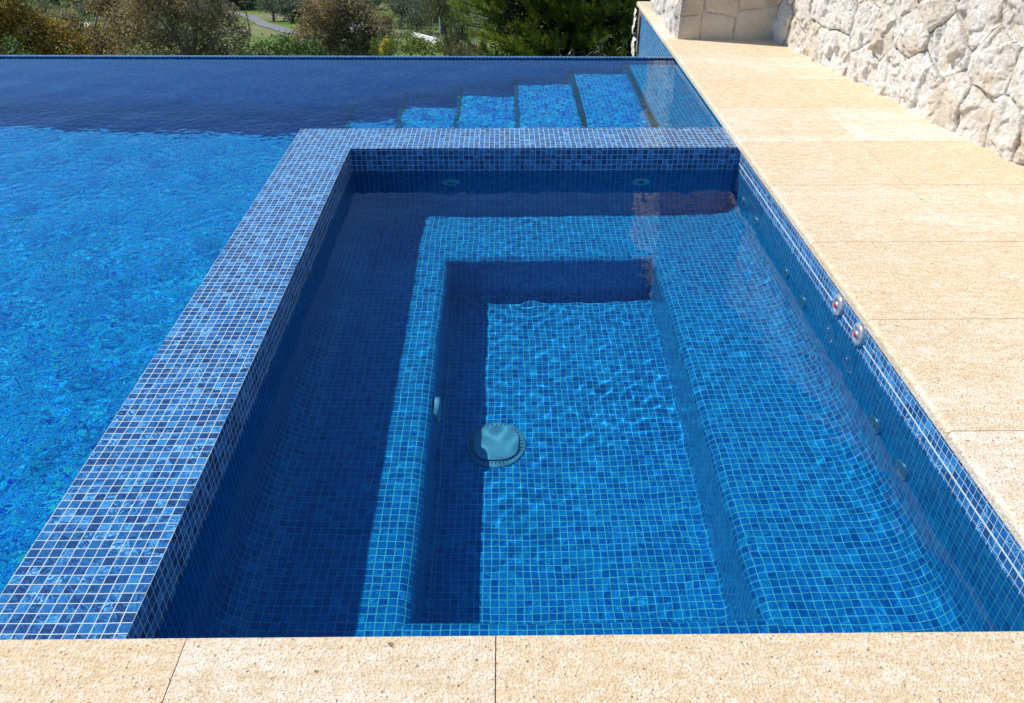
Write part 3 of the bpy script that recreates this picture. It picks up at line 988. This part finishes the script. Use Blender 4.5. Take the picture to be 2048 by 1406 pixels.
road = ribbon('road', [(-42, 103), (-31, 96), (-26.5, 90), (-23.6, 84), (-21.1, 78.5), (-18.5, 73.5), (-15, 69.5), (-9, 66)], 1.3, simple_mat('pale concrete', (0.19, 0.19, 0.19), 0.9, 0, 0.12, 3))
tag(road, kind='structure')
mead = ribbon('meadow', [(-13.4, 96), (-11.6, 90), (-10.4, 85.5)], 5.0, simple_mat('bright grass', (0.10, 0.20, 0.02), 0.95, 0, 0.35, 1.2, 0.1), 0.05)
tag(mead, kind='structure')


def leaf_mat(name, stops, trans=0.35, rough=0.55):
    m, nt, b = new_mat(name)
    q = N(nt)
    t = q.n('ShaderNodeAttribute', attribute_name='tint').outputs['Fac']
    col = q.ramp(t, stops)
    nt.links.new(col, b.inputs['Base Color'])
    b.inputs['Roughness'].default_value = rough
    b.inputs['Specular IOR Level'].default_value = 0.35
    tr_ = q.n('ShaderNodeBsdfTranslucent')
    nt.links.new(q.mix(0.5, col, q.mix(1.0, col, (0.9, 1.0, 0.3), 'MULTIPLY')), tr_.inputs['Color'])
    mx = q.n('ShaderNodeMixShader'); mx.inputs[0].default_value = trans
    out = [n for n in nt.nodes if n.type == 'OUTPUT_MATERIAL'][0]
    nt.links.new(b.outputs[0], mx.inputs[1]); nt.links.new(tr_.outputs[0], mx.inputs[2]); nt.links.new(mx.outputs[0], out.inputs['Surface'])
    return m


LM = {
    'euc': leaf_mat('eucalyptus leaves', [(0, (0.10, 0.080, 0.040)), (0.45, (0.26, 0.20, 0.11)), (0.8, (0.42, 0.33, 0.20)), (1, (0.62, 0.56, 0.42))], 0.5),
    'ochre': leaf_mat('ochre leaves', [(0, (0.12, 0.08, 0.014)), (0.5, (0.32, 0.20, 0.03)), (1, (0.50, 0.34, 0.08))]),
    'green': leaf_mat('green leaves', [(0, (0.020, 0.040, 0.010)), (0.5, (0.08, 0.14, 0.03)), (1, (0.22, 0.30, 0.10))]),
    'grey': leaf_mat('grey green leaves', [(0, (0.028, 0.038, 0.022)), (0.5, (0.11, 0.14, 0.085)), (1, (0.23, 0.27, 0.19))]),
    'lime': leaf_mat('yellow green leaves', [(0, (0.05, 0.085, 0.010)), (0.5, (0.14, 0.20, 0.02)), (1, (0.30, 0.36, 0.06))]),
    'yellow': leaf_mat('yellow blossom', [(0, (0.35, 0.30, 0.03)), (1, (0.75, 0.66, 0.12))]),
    'mauve': leaf_mat('mauve twigs', [(0, (0.05, 0.035, 0.035)), (1, (0.16, 0.12, 0.12))]),
    'straw': leaf_mat('hanging straw leaves', [(0, (0.06, 0.065, 0.02)), (0.5, (0.17, 0.16, 0.07)), (1, (0.34, 0.30, 0.17))]),
    'pine': leaf_mat('pine needles', [(0, (0.02, 0.035, 0.008)), (0.5, (0.085, 0.125, 0.018)), (1, (0.34, 0.40, 0.06))], 0.5),
    'oleander': leaf_mat('oleander leaves', [(0, (0.02, 0.04, 0.014)), (0.6, (0.06, 0.095, 0.04)), (1, (0.30, 0.34, 0.24))], 0.25, 0.35),
}
MBARK = simple_mat('grey brown bark', (0.16, 0.12, 0.09), 0.9, 0, 0.35, 25, 0.2, 0.01)
MBARKW = simple_mat('pale bark', (0.42, 0.36, 0.30), 0.8, 0, 0.25, 20, 0.2, 0.01)


def leaf_quads(C_, D_, L_, W_, up=None, r_=None):
    """C_ centres (n,3), D_ unit directions, lengths, widths -> diamond leaves"""
    n = len(C_)
    R_ = r_.normal(size=(n, 3))
    S_ = np.cross(D_, R_); S_ /= np.linalg.norm(S_, axis=1)[:, None] + 1e-9
    v = np.stack([C_ - D_ * L_[:, None] / 2, C_ + S_ * W_[:, None] / 2, C_ + D_ * L_[:, None] / 2, C_ - S_ * W_[:, None] / 2], 1)
    return v.reshape(-1, 3), np.arange(4 * n).reshape(-1, 4)


def crown_pts(blobs, nclump, per, rc, r_, shell=0.55, droop=0.0):
    """leaf centres gathered in clumps spread through the blobs"""
    vol = np.array([b_[3] * b_[4] * b_[5] for b_ in blobs]) ** 0.8
    cnt = np.maximum(1, (nclump * vol / vol.sum()).astype(int))
    cc = []
    for b_, c_ in zip(blobs, cnt):
        d = r_.normal(size=(c_, 3)); d /= np.linalg.norm(d, axis=1)[:, None]
        rad = shell + (1 - shell) * r_.random(c_) ** 0.7
        cc.append(np.array(b_[:3]) + d * rad[:, None] * np.array(b_[3:6]))
    cc = np.concatenate(cc)
    ct = r_.random(len(cc))
    k = np.repeat(np.arange(len(cc)), per)
    off = r_.normal(size=(len(k), 3)) * rc * (0.6 + 0.8 * ct[k])[:, None]
    if droop: off[:, 2] -= abs(r_.normal(size=len(k))) * droop
    return cc, cc[k] + off, ct[k], off


def tree(name, label, cat, base, blobs, nclump, per, rc, leaf, lm, seed, trunk_r=0.12, bark=None, group=None, droop=0.0, shell=0.5, hang=0.0, crown_name='crown'):
    r_ = np.random.default_rng(seed)
    bz_ = gz1(*base) - 0.15
    root = empty(name, (base[0], base[1], bz_), label, cat, group)
    cc, C_, ct, off = crown_pts(blobs, nclump, per, rc, r_, shell, droop)
    D_ = r_.normal(size=C_.shape); D_[:, 2] -= hang
    D_ /= np.linalg.norm(D_, axis=1)[:, None]
    L_ = leaf[0] * r_.uniform(0.6, 1.3, len(C_)); W_ = leaf[1] * r_.uniform(0.7, 1.2, len(C_))
    v, f = leaf_quads(C_, D_, L_, W_, r_=r_)
    tint = np.clip(0.15 + 0.45 * ct + 0.30 * r_.random(len(ct)) + 0.25 * (r_.random(len(ct)) > 0.93), 0, 1)
    mesh_ob(crown_name, v, f, LM[lm], root, None, False, {'tint': np.repeat(tint, 4)})
    # trunk forking into a limb for every blob and twigs towards some clumps
    t = MB()
    bc = np.mean([b_[:3] for b_ in blobs], axis=0)
    low = min(b_[2] - b_[5] for b_ in blobs)
    fork = Vector((base[0] * 0.5 + bc[0] * 0.5, base[1] * 0.5 + bc[1] * 0.5, max(bz_ + 0.4 * (low - bz_), min(low + 0.2, bc[2] - 0.3))))
    b0 = Vector((base[0], base[1], bz_))
    mid = b0.lerp(fork, 0.5) + Vector((r_.normal() * 0.1, r_.normal() * 0.1, 0))
    t.tube([b0, mid, fork], [trunk_r, trunk_r * 0.8, trunk_r * 0.65], 9)
    for b_ in blobs:
        e = Vector(b_[:3]); mm = fork.lerp(e, 0.5) + Vector((r_.normal() * 0.15, r_.normal() * 0.15, 0.12))
        t.tube([fork, mm, e], [trunk_r * 0.5, trunk_r * 0.32, trunk_r * 0.14], 6)
    near = [int(x) for x in r_.choice(len(cc), min(len(cc), 46), replace=False)]
    for j in near:
        c_ = cc[j]
        dist = [np.linalg.norm((c_ - np.array(b_[:3]))) for b_ in blobs]
        e = Vector(blobs[int(np.argmin(dist))][:3])
        p1 = e.lerp(Vector(c_), 0.55) + Vector(tuple(r_.normal(size=3) * 0.08))
        t.tube([e, p1, Vector(c_)], [trunk_r * 0.16, trunk_r * 0.11, trunk_r * 0.05], 5, False)
    t.build('trunk', bark or MBARK, root, True)
    return root


G1 = 'eucalyptus trees on the slope beyond the pool'
tree('ochre_tree', 'tall golden brown tree at the far left, above the green bush', 'tree', (-12.3, 22.5),
     [(-12.9, 22, -2.6, .8, .7, .9), (-11.6, 22, -3.5, .8, .7, .5), (-10.9, 21.5, -3.9, .5, .6, .4), (-12.6, 22, -4.3, 1.2, .8, .7), (-13.4, 22, -3.3, .9, .7, .9), (-12.2, 22, -3.2, .7, .6, .6)], 700, 30, .12, (.11, .045), 'ochre', 101)
tree('green_bush', 'leafy fresh green bush in the bottom left corner below the ochre tree', 'bush', (-8.2, 14),
     [(-8.3, 14, -1.75, .26, .3, .22), (-7.95, 14, -2.0, .18, .3, .2), (-8.7, 14, -2.2, .5, .4, .3)], 110, 20, .05, (.075, .028), 'green', 102, .03)
tree('dark_conifer', 'dark grey-green pointed tree just right of the ochre tree', 'tree', (-15.2, 28),
     [(-15.0, 28, -3.7, .35, .4, .5), (-14.7, 28, -4.5, .6, .5, .5), (-15.2, 28, -5.1, .8, .6, .5)], 220, 22, .10, (.10, .03), 'grey', 103)
tree('eucalyptus_tree', 'sparse brownish eucalyptus with pale bare branches, leftmost of the eucalyptus trees', 'tree', (-12.6, 25.5),
     [(-13.0, 25.5, -3.75, .55, .5, .40), (-11.9, 25.3, -4.2, .7, .6, .5), (-11.0, 25.3, -3.3, .7, .6, .55), (-12.0, 25, -4.9, 1.0, .7, .4), (-11.6, 25.3, -2.9, .5, .5, .3)],
     640, 26, .13, (.11, .038), 'euc', 104, .12, MBARKW, G1, hang=.5)
tree('eucalyptus_tree', 'broad dense olive-brown eucalyptus, the largest one, left of the valley road', 'tree', (-8.9, 24.3),
     [(-9.6, 24, -3.2, .8, .8, .75), (-8.5, 24, -2.9, .9, .8, .7), (-8.0, 24.3, -3.7, .75, .8, .75), (-9.2, 24, -4.2, 1.1, .8, .6), (-10.5, 24.3, -3.4, .6, .6, .6), (-7.75, 24, -4.4, .6, .6, .4), (-10.6, 24.3, -4.3, .7, .6, .5), (-9.6, 24, -2.2, .8, .7, .5), (-8.3, 24, -2.2, .6, .7, .4)],
     800, 28, .12, (.105, .038), 'euc', 105, .16, MBARKW, G1, hang=.5)
tree('eucalyptus_tree', 'dense rounded dark eucalyptus standing right of the valley road', 'tree', (-5.2, 27.3),
     [(-5.5, 27, -3.6, .85, .8, .60), (-4.6, 27, -4.0, .75, .7, .65), (-5.9, 27, -4.4, .8, .7, .6), (-4.2, 27, -4.7, .8, .7, .6), (-5.1, 27, -4.9, 1.0, .8, .6), (-3.75, 26.6, -3.85, .35, .4, .35), (-5.0, 27, -3.35, .5, .6, .35)],
     800, 28, .12, (.11, .038), 'euc', 106, .16, MBARK, G1, hang=.4)
tree('round_leaf_shrub', 'low mid green shrub at the pool edge between the two dense eucalyptus trees', 'shrub', (-5.0, 18),
     [(-5.15, 18, -2.75, .35, .4, .22), (-4.6, 18, -2.65, .35, .4, .22), (-5.6, 18, -2.95, .3, .4, .2), (-4.1, 18, -2.75, .3, .4, .25)], 170, 22, .06, (.07, .035), 'green', 107, .04)
tree('garden_shrub', 'low yellow green shrub behind the pool edge, right of the dark eucalyptus', 'shrub', (-1.9, 16),
     [(-1.75, 16, -2.15, .30, .3, .13), (-1.35, 16, -2.22, .30, .3, .13), (-2.3, 16, -2.15, .25, .3, .14), (-1.0, 16, -2.30, .2, .3, .12)], 120, 22, .045, (.055, .026), 'lime', 108, .03)
tree('yellow_flowering_shrub', 'small shrub with bright yellow blossom in front of the yellow green shrub', 'shrub', (-2.2, 15.4),
     [(-2.13, 15.4, -1.98, .09, .12, .06), (-2.2, 15.4, -2.10, .08, .12, .07)], 26, 16, .022, (.05, .025), 'yellow', 109, .02)
tree('weeping_tree', 'straw coloured tree with long hanging leaves left of the pine', 'tree', (-0.85, 14.6),
     [(-1.05, 14.3, -1.1, .32, .4, .35), (-.75, 14.3, -1.7, .30, .4, .40), (-.5, 14.3, -2.1, .35, .4, .3), (-1.3, 14.3, -.75, .25, .35, .22)], 150, 20, .07, (.13, .014), 'straw', 110, .05, hang=3.0, shell=.2)
tree('red_tipped_shrub', 'low shrub with reddish twigs under the straw coloured weeping tree', 'shrub', (-0.6, 12),
     [(-.62, 12, -1.30, .16, .2, .09), (-.42, 12, -1.34, .2, .2, .08)], 34, 16, .03, (.05, .012), 'straw', 111, .02)

# far orchard: each tree a thing
def far_tree(name, label, cat, x, y, w, h, lm, seed, group=None, n=70, bark=None, per=14):
    z = gz1(x, y)
    r_ = np.random.default_rng(seed)
    bl = [(x + r_.normal() * w * .16, y + r_.normal() * .3, z + h * (0.60 + .10 * r_.normal()), w * .34, w * .34, h * .26) for _ in range(4)]
    tree(name, label, cat, (x, y), bl, n, per, w * .055, (w * .07, w * .028), lm, seed, w * .05, bark, group, shell=.45)


GO = 'olive trees in the valley orchard'
far_tree('olive_tree', 'spreading grey olive tree alone beside the valley road', 'olive tree', -20.3, 82.5, 3.7, 2.3, 'grey', 201, GO, 200)
far_tree('olive_tree', 'smaller leaning olive tree on the left of the lone olive by the road', 'olive tree', -22.9, 86, 3.2, 2.3, 'grey', 202, GO, 150)
far_tree('olive_tree', 'olive tree at the left edge of the bright meadow', 'olive tree', -13.9, 83, 3.6, 2.3, 'grey', 203, GO, 160)
far_tree('olive_tree', 'olive tree with a visible trunk above the white garden wall', 'olive tree', -7.5, 73, 3.2, 2.3, 'grey', 204, GO, 160)
far_tree('olive_tree', 'bushy olive tree at the right edge of the bright meadow', 'olive tree', -9.3, 78, 3.2, 2.3, 'grey', 205, GO, 150)
far_tree('olive_tree', 'dark olive tree behind the pole left of the straw coloured tree', 'olive tree', -5.3, 72, 3.0, 2.3, 'grey', 206, GO, 140)
far_tree('olive_tree', 'olive tree at the top of the orchard behind the bushy meadow olive', 'olive tree', -7.6, 86, 4.0, 2.3, 'grey', 207, GO, 140)
far_tree('bare_mauve_tree', 'leafless mauve tree above the bright meadow', 'tree', -9.6, 97, 5.0, 2.2, 'mauve', 208, None, 150)
far_tree('bare_mauve_tree', 'leafless mauve tree left of the meadow, behind the dark eucalyptus top', 'tree', -15.6, 97, 5.0, 2.2, 'mauve', 209, None, 120)
far_tree('lime_tree', 'bright yellow green tree above the lone olive', 'tree', -22.8, 98, 5.0, 2.6, 'lime', 210, None, 150)
far_tree('citrus_tree', 'dark green citrus tree beyond the start of the valley road', 'citrus tree', -28.9, 98, 5.2, 2.2, 'green', 211, None, 150)
k = 0
desc = ['fresh green citrus tree over the mauve tree, in the far row at the top', 'green citrus tree of the far row, over the dark eucalyptus', 'green citrus tree of the far row, above the meadow',
        'rightmost green citrus tree of the far row, beside the pine', 'green tree far off at the upper left, behind the ochre tree', 'green tree far off at the upper left, behind the sparse eucalyptus',
        'darker green tree far off between the two left eucalyptus trees']
for (x, y, w, h, lm), ds in zip([(-17.5, 104, 6, 2.4, 'green'), (-13.0, 104, 5, 2.4, 'lime'), (-9.0, 105, 5, 2.4, 'green'), (-5.0, 104, 5, 2.4, 'green'), (-53, 104, 6, 2.6, 'green'), (-48.5, 103, 6, 2.2, 'lime'), (-43, 104, 6, 2.4, 'green')], desc):
    far_tree('citrus_tree', ds, 'citrus tree', x, y, w, h, lm, 220 + k, 'citrus trees along the far side of the valley', 130); k += 1
far_tree('grey_bush', 'rounded grey green bush in the clearing at the left', 'bush', -40.5, 86, 3.6, 2.0, 'grey', 240, None, 120)

def scrub():
    r_ = np.random.default_rng(400)
    n = 1500
    x = r_.uniform(-62, 1, n); y = r_.uniform(66, 112, n)
    road_ = np.abs(x + 21.5 + (78 - y) * -0.62 * -1)
    keep = (vnoise(np.stack([x / 5, y / 5, x * 0], 1), 8) > -0.15) & ~((abs(x + 11.6) < 3.0) & (y > 80) & (y < 97))
    for (ax, ay) in ((-31, 96), (-26.5, 90), (-23.6, 84), (-21.1, 78.5), (-18.5, 73.5), (-15, 69.5), (-29, 93), (-25, 87), (-22.3, 81), (-19.8, 76), (-17, 71.5)):
        keep &= np.hypot(x - ax, y - ay) > 3.0
    x, y = x[keep], y[keep]
    per = 60
    k = np.repeat(np.arange(len(x)), per)
    sc_ = r_.uniform(.35, 1.0, len(x))[k]
    z = gz(x, y)[k]
    C_ = np.stack([x[k] + r_.normal(size=len(k)) * sc_ * .8, y[k] + r_.normal(size=len(k)) * sc_ * .5, z + abs(r_.normal(size=len(k))) * sc_ * .55], 1)
    D_ = r_.normal(size=C_.shape); D_ /= np.linalg.norm(D_, axis=1)[:, None]
    v, f = leaf_quads(C_, D_, .22 * r_.uniform(.6, 1.3, len(k)), .10 * r_.uniform(.6, 1.3, len(k)), r_=r_)
    o = mesh_ob('undergrowth', v, f, LM['scrub'], None, None, False, {'tint': np.repeat(np.clip(r_.random(len(x))[k] * .8 + .2 * r_.random(len(k)), 0, 1), 4)})
    tag(o, 'grey green and mauve scrub covering the valley floor', 'undergrowth', None, 'stuff')


LM['scrub'] = leaf_mat('valley scrub', [(0, (0.07, 0.10, 0.03)), (0.35, (0.14, 0.19, 0.08)), (0.7, (0.19, 0.20, 0.11)), (1, (0.24, 0.18, 0.15))])
scrub()

# white garden wall stepping down through the orchard, a rendered hut, poles
m = MB()
pw = [(-7.4, 69.5), (-5.2, 63.0), (-3.7, 58.2)]
for (x0, y0), (x1, y1) in zip(pw[:-1], pw[1:]):
    z0, z1 = gz1(x0, y0), gz1(x1, y1)
    d = Vector((x1 - x0, y1 - y0, 0)).normalized(); s = Vector((-d.y, d.x, 0)) * 0.12
    a = [Vector((x0, y0, z0 - .3)) - s, Vector((x1, y1, z1 - .3)) - s, Vector((x1, y1, z1 - .3)) + s, Vector((x0, y0, z0 - .3)) + s]
    t_ = [Vector((p.x, p.y, (z0 if i in (0, 3) else z1) + .42)) for i, p in enumerate(a)]
    m.quad(t_); m.quad(a[::-1])
    for i in range(4):
        j = (i + 1) % 4
        m.quad([a[i], a[j], t_[j], t_[i]])
MWH = simple_mat('white render', (0.72, 0.70, 0.66), 0.8, 0, 0.08, 3)
ww = m.build('white_wall', MWH)
tag(ww, 'low white rendered wall running down through the orchard', 'wall')


def house(name, label, x, y, w, d, h, wallm, roofm):
    z = gz1(x, y) - 0.2
    root = empty(name, (x, y, z), label, 'house')
    m = MB(); m.box(x - w / 2, x + w / 2, y - d / 2, y + d / 2, z, z + h)
    wl = m.build('wall', wallm, root)
    m = MB()
    e = 0.3; zr = z + h + 0.004
    A_, B_, C_, D_ = (x - w / 2 - e, y - d / 2 - e, zr), (x + w / 2 + e, y - d / 2 - e, zr), (x + w / 2 + e, y + d / 2 + e, zr), (x - w / 2 - e, y + d / 2 + e, zr)
    r1, r2 = (x - w / 2 - e, y, zr + d * .28), (x + w / 2 + e, y, zr + d * .28)
    m.quad([A_, B_, r2, r1]); m.quad([C_, D_, r1, r2]); m.quad([B_, C_, r2]); m.quad([D_, A_, r1]); m.quad([D_, C_, B_, A_])
    m.build('roof', roofm, root)
    for k in (-1, 1):
        m = MB(); m.box(x + k * w * .25 - .45, x + k * w * .25 + .45, y - d / 2 - .03, y - d / 2 + .02, z + h * .4, z + h * .8)
        m.build('window', MHOLE, root)
    return root


MROOF = simple_mat('terracotta tiles', (0.42, 0.15, 0.09), 0.85, 0, 0.25, 9)
MPINK = simple_mat('pinkish render', (0.46, 0.30, 0.24), 0.85, 0, 0.12, 3)
house('village_house', 'far house with a terracotta roof half hidden behind the sparse and the broad eucalyptus', -41.5, 101, 9, 6, 2.6, MPINK, MROOF)
house('village_house', 'far house with a terracotta roof showing above the broad eucalyptus', -33.5, 100, 6, 6, 2.6, MPINK, MROOF)
house('garden_shed', 'small pale shed glimpsed through the sparse eucalyptus', -34.9, 71, 1.3, 1.6, 0.9, simple_mat('cream render', (0.62, 0.50, 0.40), 0.85, 0, 0.1, 3), bpy.data.materials['cream render'])
house('garden_shed', 'tiny shed with a red roof peeping through the dark eucalyptus', -15.0, 74, 1.4, 1.6, 2.6, MWH, simple_mat('red roof', (0.55, 0.12, 0.08), 0.7, 0, 0.1, 9))
house('garden_shed', 'white shed at the left end of the white garden wall', -10.2, 63.5, 2.0, 2.0, 1.1, MWH, simple_mat('grey roof', (0.5, 0.5, 0.5), 0.8, 0, 0.1, 9))
for (x, y, h, lab) in [(-20.6, 69.5, 3.0, 'dark wooden pole beside the valley road'), (-12.8, 84.5, 3.6, 'pale pole rising behind the top of the dark eucalyptus'), (-4.9, 66, 5.2, 'pale pole in the orchard left of the straw coloured tree')]:
    m = MB(); z = gz1(x, y)
    m.tube([(x, y, z - .3), (x, y, z + h)], [.055, .04], 8)
    m.box(x - .5, x + .5, y - .05, y + .05, z + h - .45, z + h - .33)
    p_ = m.build('utility_pole', MBARK if 'wooden' in lab else simple_mat('pale pole', (0.5, 0.5, 0.5), 0.7))
    tag(p_, lab, 'pole', 'utility poles in the valley')

# the pine: boughs carrying sprays of needle tufts
def pine():
    r_ = np.random.default_rng(300)
    bx_, by_ = 1.0, 12.6
    z0 = gz1(bx_, by_) - 0.2
    root = empty('pine_tree', (bx_, by_, z0), 'big dark green pine filling the view beyond the steps, with bright needle tufts', 'pine tree')
    t = MB()
    t.tube([(bx_, by_, z0), (bx_ + .05, by_, z0 + 2.5), (bx_, by_ + .1, z0 + 5.2), (bx_ + .05, by_, 1.3)], [.22, .18, .12, .03], 10)
    C_, D_, T_ = [], [], []
    # boughs aimed at the places where foliage shows, plus a full set all round
    targets = []
    for zz in np.arange(-3.4, 1.2, 0.22):
        w = 1.95 * (1 - 0.30 * max(0, zz) / 1.3) * (1 - 0.62 * max(0, (zz - .1)) / 1.2)
        for k in range(8):
            a = k * 2.399 + zz * 7
            targets.append((bx_ + cos(a) * w * r_.uniform(.75, 1.05), by_ + sin(a) * w * r_.uniform(.7, 1.0), zz + r_.uniform(-.12, .2)))
    for k in range(150):
        cx_ = r_.uniform(-0.95, 1.75)
        yy_ = r_.uniform(10.8, 12.0); zz_ = r_.uniform(-1.95, 0.35)
        lim = -0.75 + 0.45 * min(1.2, max(0, -0.55 - zz_))
        if cx_ < lim: continue
        targets.append((cx_, yy_, zz_))
    targets = [t_ for t_ in targets if t_[0] > -0.80 + 0.45 * min(1.2, max(0, -0.55 - t_[2])) and not (-0.30 < t_[0] < 0.02 and t_[1] < 11.9 and t_[2] < -.3)]
    for (x, y, z) in targets:
        tip = np.array([x, y, z]); st_ = np.array([bx_, by_, z - 0.35 - 0.25 * r_.random()])
        mid = (st_ + tip) / 2 + np.array([0, 0, -0.12])
        t.tube([tuple(st_), tuple(mid), tuple(tip)], [.022, .012, .004], 5, False)
        dv = (tip - mid); dv /= np.linalg.norm(dv)
        shade = r_.uniform(0, .5)
        for j in range(13):
            f_ = r_.uniform(0.25, 1.08)
            base = (mid + (tip - mid) * f_) if f_ > .3 else (st_ + (mid - st_) * .8)
            s_ = r_.normal(size=3); s_[2] = abs(s_[2]) * .8 + .30
            s_ = s_ / np.linalg.norm(s_) * r_.uniform(.05, .26) * (1.15 - f_ * .5)
            tc = base + s_
            ax = dv * .9 + s_ / np.linalg.norm(s_) * .9 + np.array([0, 0, .75]); ax /= np.linalg.norm(ax)
            nn = 52
            dd = ax + r_.normal(size=(nn, 3)) * .42; dd /= np.linalg.norm(dd, axis=1)[:, None]
            st2 = tc + ax * r_.uniform(-.07, .05, nn)[:, None]
            C_.append(st2 + dd * .045); D_.append(dd)
            T_.append(np.clip(shade + .2 + .35 * r_.random(nn), 0, 1))
    C_ = np.concatenate(C_); D_ = np.concatenate(D_); T_ = np.concatenate(T_)
    # deep inner foliage, darkened in colour to paint the crown's inner shade
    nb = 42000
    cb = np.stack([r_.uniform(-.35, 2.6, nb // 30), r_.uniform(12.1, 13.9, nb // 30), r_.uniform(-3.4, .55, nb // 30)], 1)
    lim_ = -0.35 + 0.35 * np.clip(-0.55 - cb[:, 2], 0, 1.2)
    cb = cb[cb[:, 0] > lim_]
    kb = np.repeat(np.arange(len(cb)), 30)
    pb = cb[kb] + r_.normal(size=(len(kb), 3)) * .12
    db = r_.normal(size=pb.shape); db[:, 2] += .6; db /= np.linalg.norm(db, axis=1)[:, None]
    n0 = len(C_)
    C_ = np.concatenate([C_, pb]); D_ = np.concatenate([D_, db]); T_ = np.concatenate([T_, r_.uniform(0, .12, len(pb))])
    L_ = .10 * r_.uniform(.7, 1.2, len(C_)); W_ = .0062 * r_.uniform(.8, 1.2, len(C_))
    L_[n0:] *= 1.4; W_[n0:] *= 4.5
    v, f = leaf_quads(C_, D_, L_, W_, r_=r_)
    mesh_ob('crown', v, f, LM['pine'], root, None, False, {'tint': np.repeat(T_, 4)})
    t.build('trunk', simple_mat('dark pine bark', (0.055, 0.042, 0.032), 0.9, 0, 0.35, 25, 0.2, 0.01), root, True)


pine()

# oleander by the end of the retaining wall: arching stems with long leaves
def oleander():
    r_ = np.random.default_rng(310)
    bx_, by_ = 0.95, 8.9
    z0 = gz1(bx_, by_) - .1
    root = empty('oleander_bush', (bx_, by_, z0), 'bush with long narrow curved leaves beside the end of the tiled wall', 'bush')
    t = MB(); V, F, TT = [], [], []
    for k in range(26):
        tip = Vector((r_.uniform(.45, 1.28), r_.uniform(8.5, 9.1), r_.uniform(-.95, -.42) if k % 2 else r_.uniform(-1.2, -.7)))
        if tip.x < .9: tip.z = min(tip.z, -.62)
        mid = Vector((bx_ * .5 + tip.x * .5, by_, z0 * .45 + tip.z * .55))
        t.tube([(bx_, by_, z0), mid, tip], [.012, .008, .003], 5, False)
        for j in range(26):
            f_ = 1 - (j / 26) * .5
            p = mid.lerp(tip, f_)
            a = j * 2.4 + k
            dr_ = Vector((cos(a), sin(a) * .8, .35)).normalized()
            L = r_.uniform(.07, .12)
            side_ = dr_.cross(Vector((0, 0, 1))).normalized() * .0085
            b = len(V)
            for s in range(5):
                u = s / 4
                c = p + dr_ * L * u + Vector((0, 0, -L * .75 * u * u))
                w = sin(pi * min(.97, max(.06, u)))
                V.append(tuple(c - side_ * w)); V.append(tuple(c + side_ * w))
            for s in range(4): F.append((b + 2 * s, b + 2 * s + 1, b + 2 * s + 3, b + 2 * s + 2))
            TT += [r_.random()] * 10
    mesh_ob('leaves', V, F, LM['oleander'], root, None, False, {'tint': TT})
    t.build('stems', MBARK, root, True)


oleander()
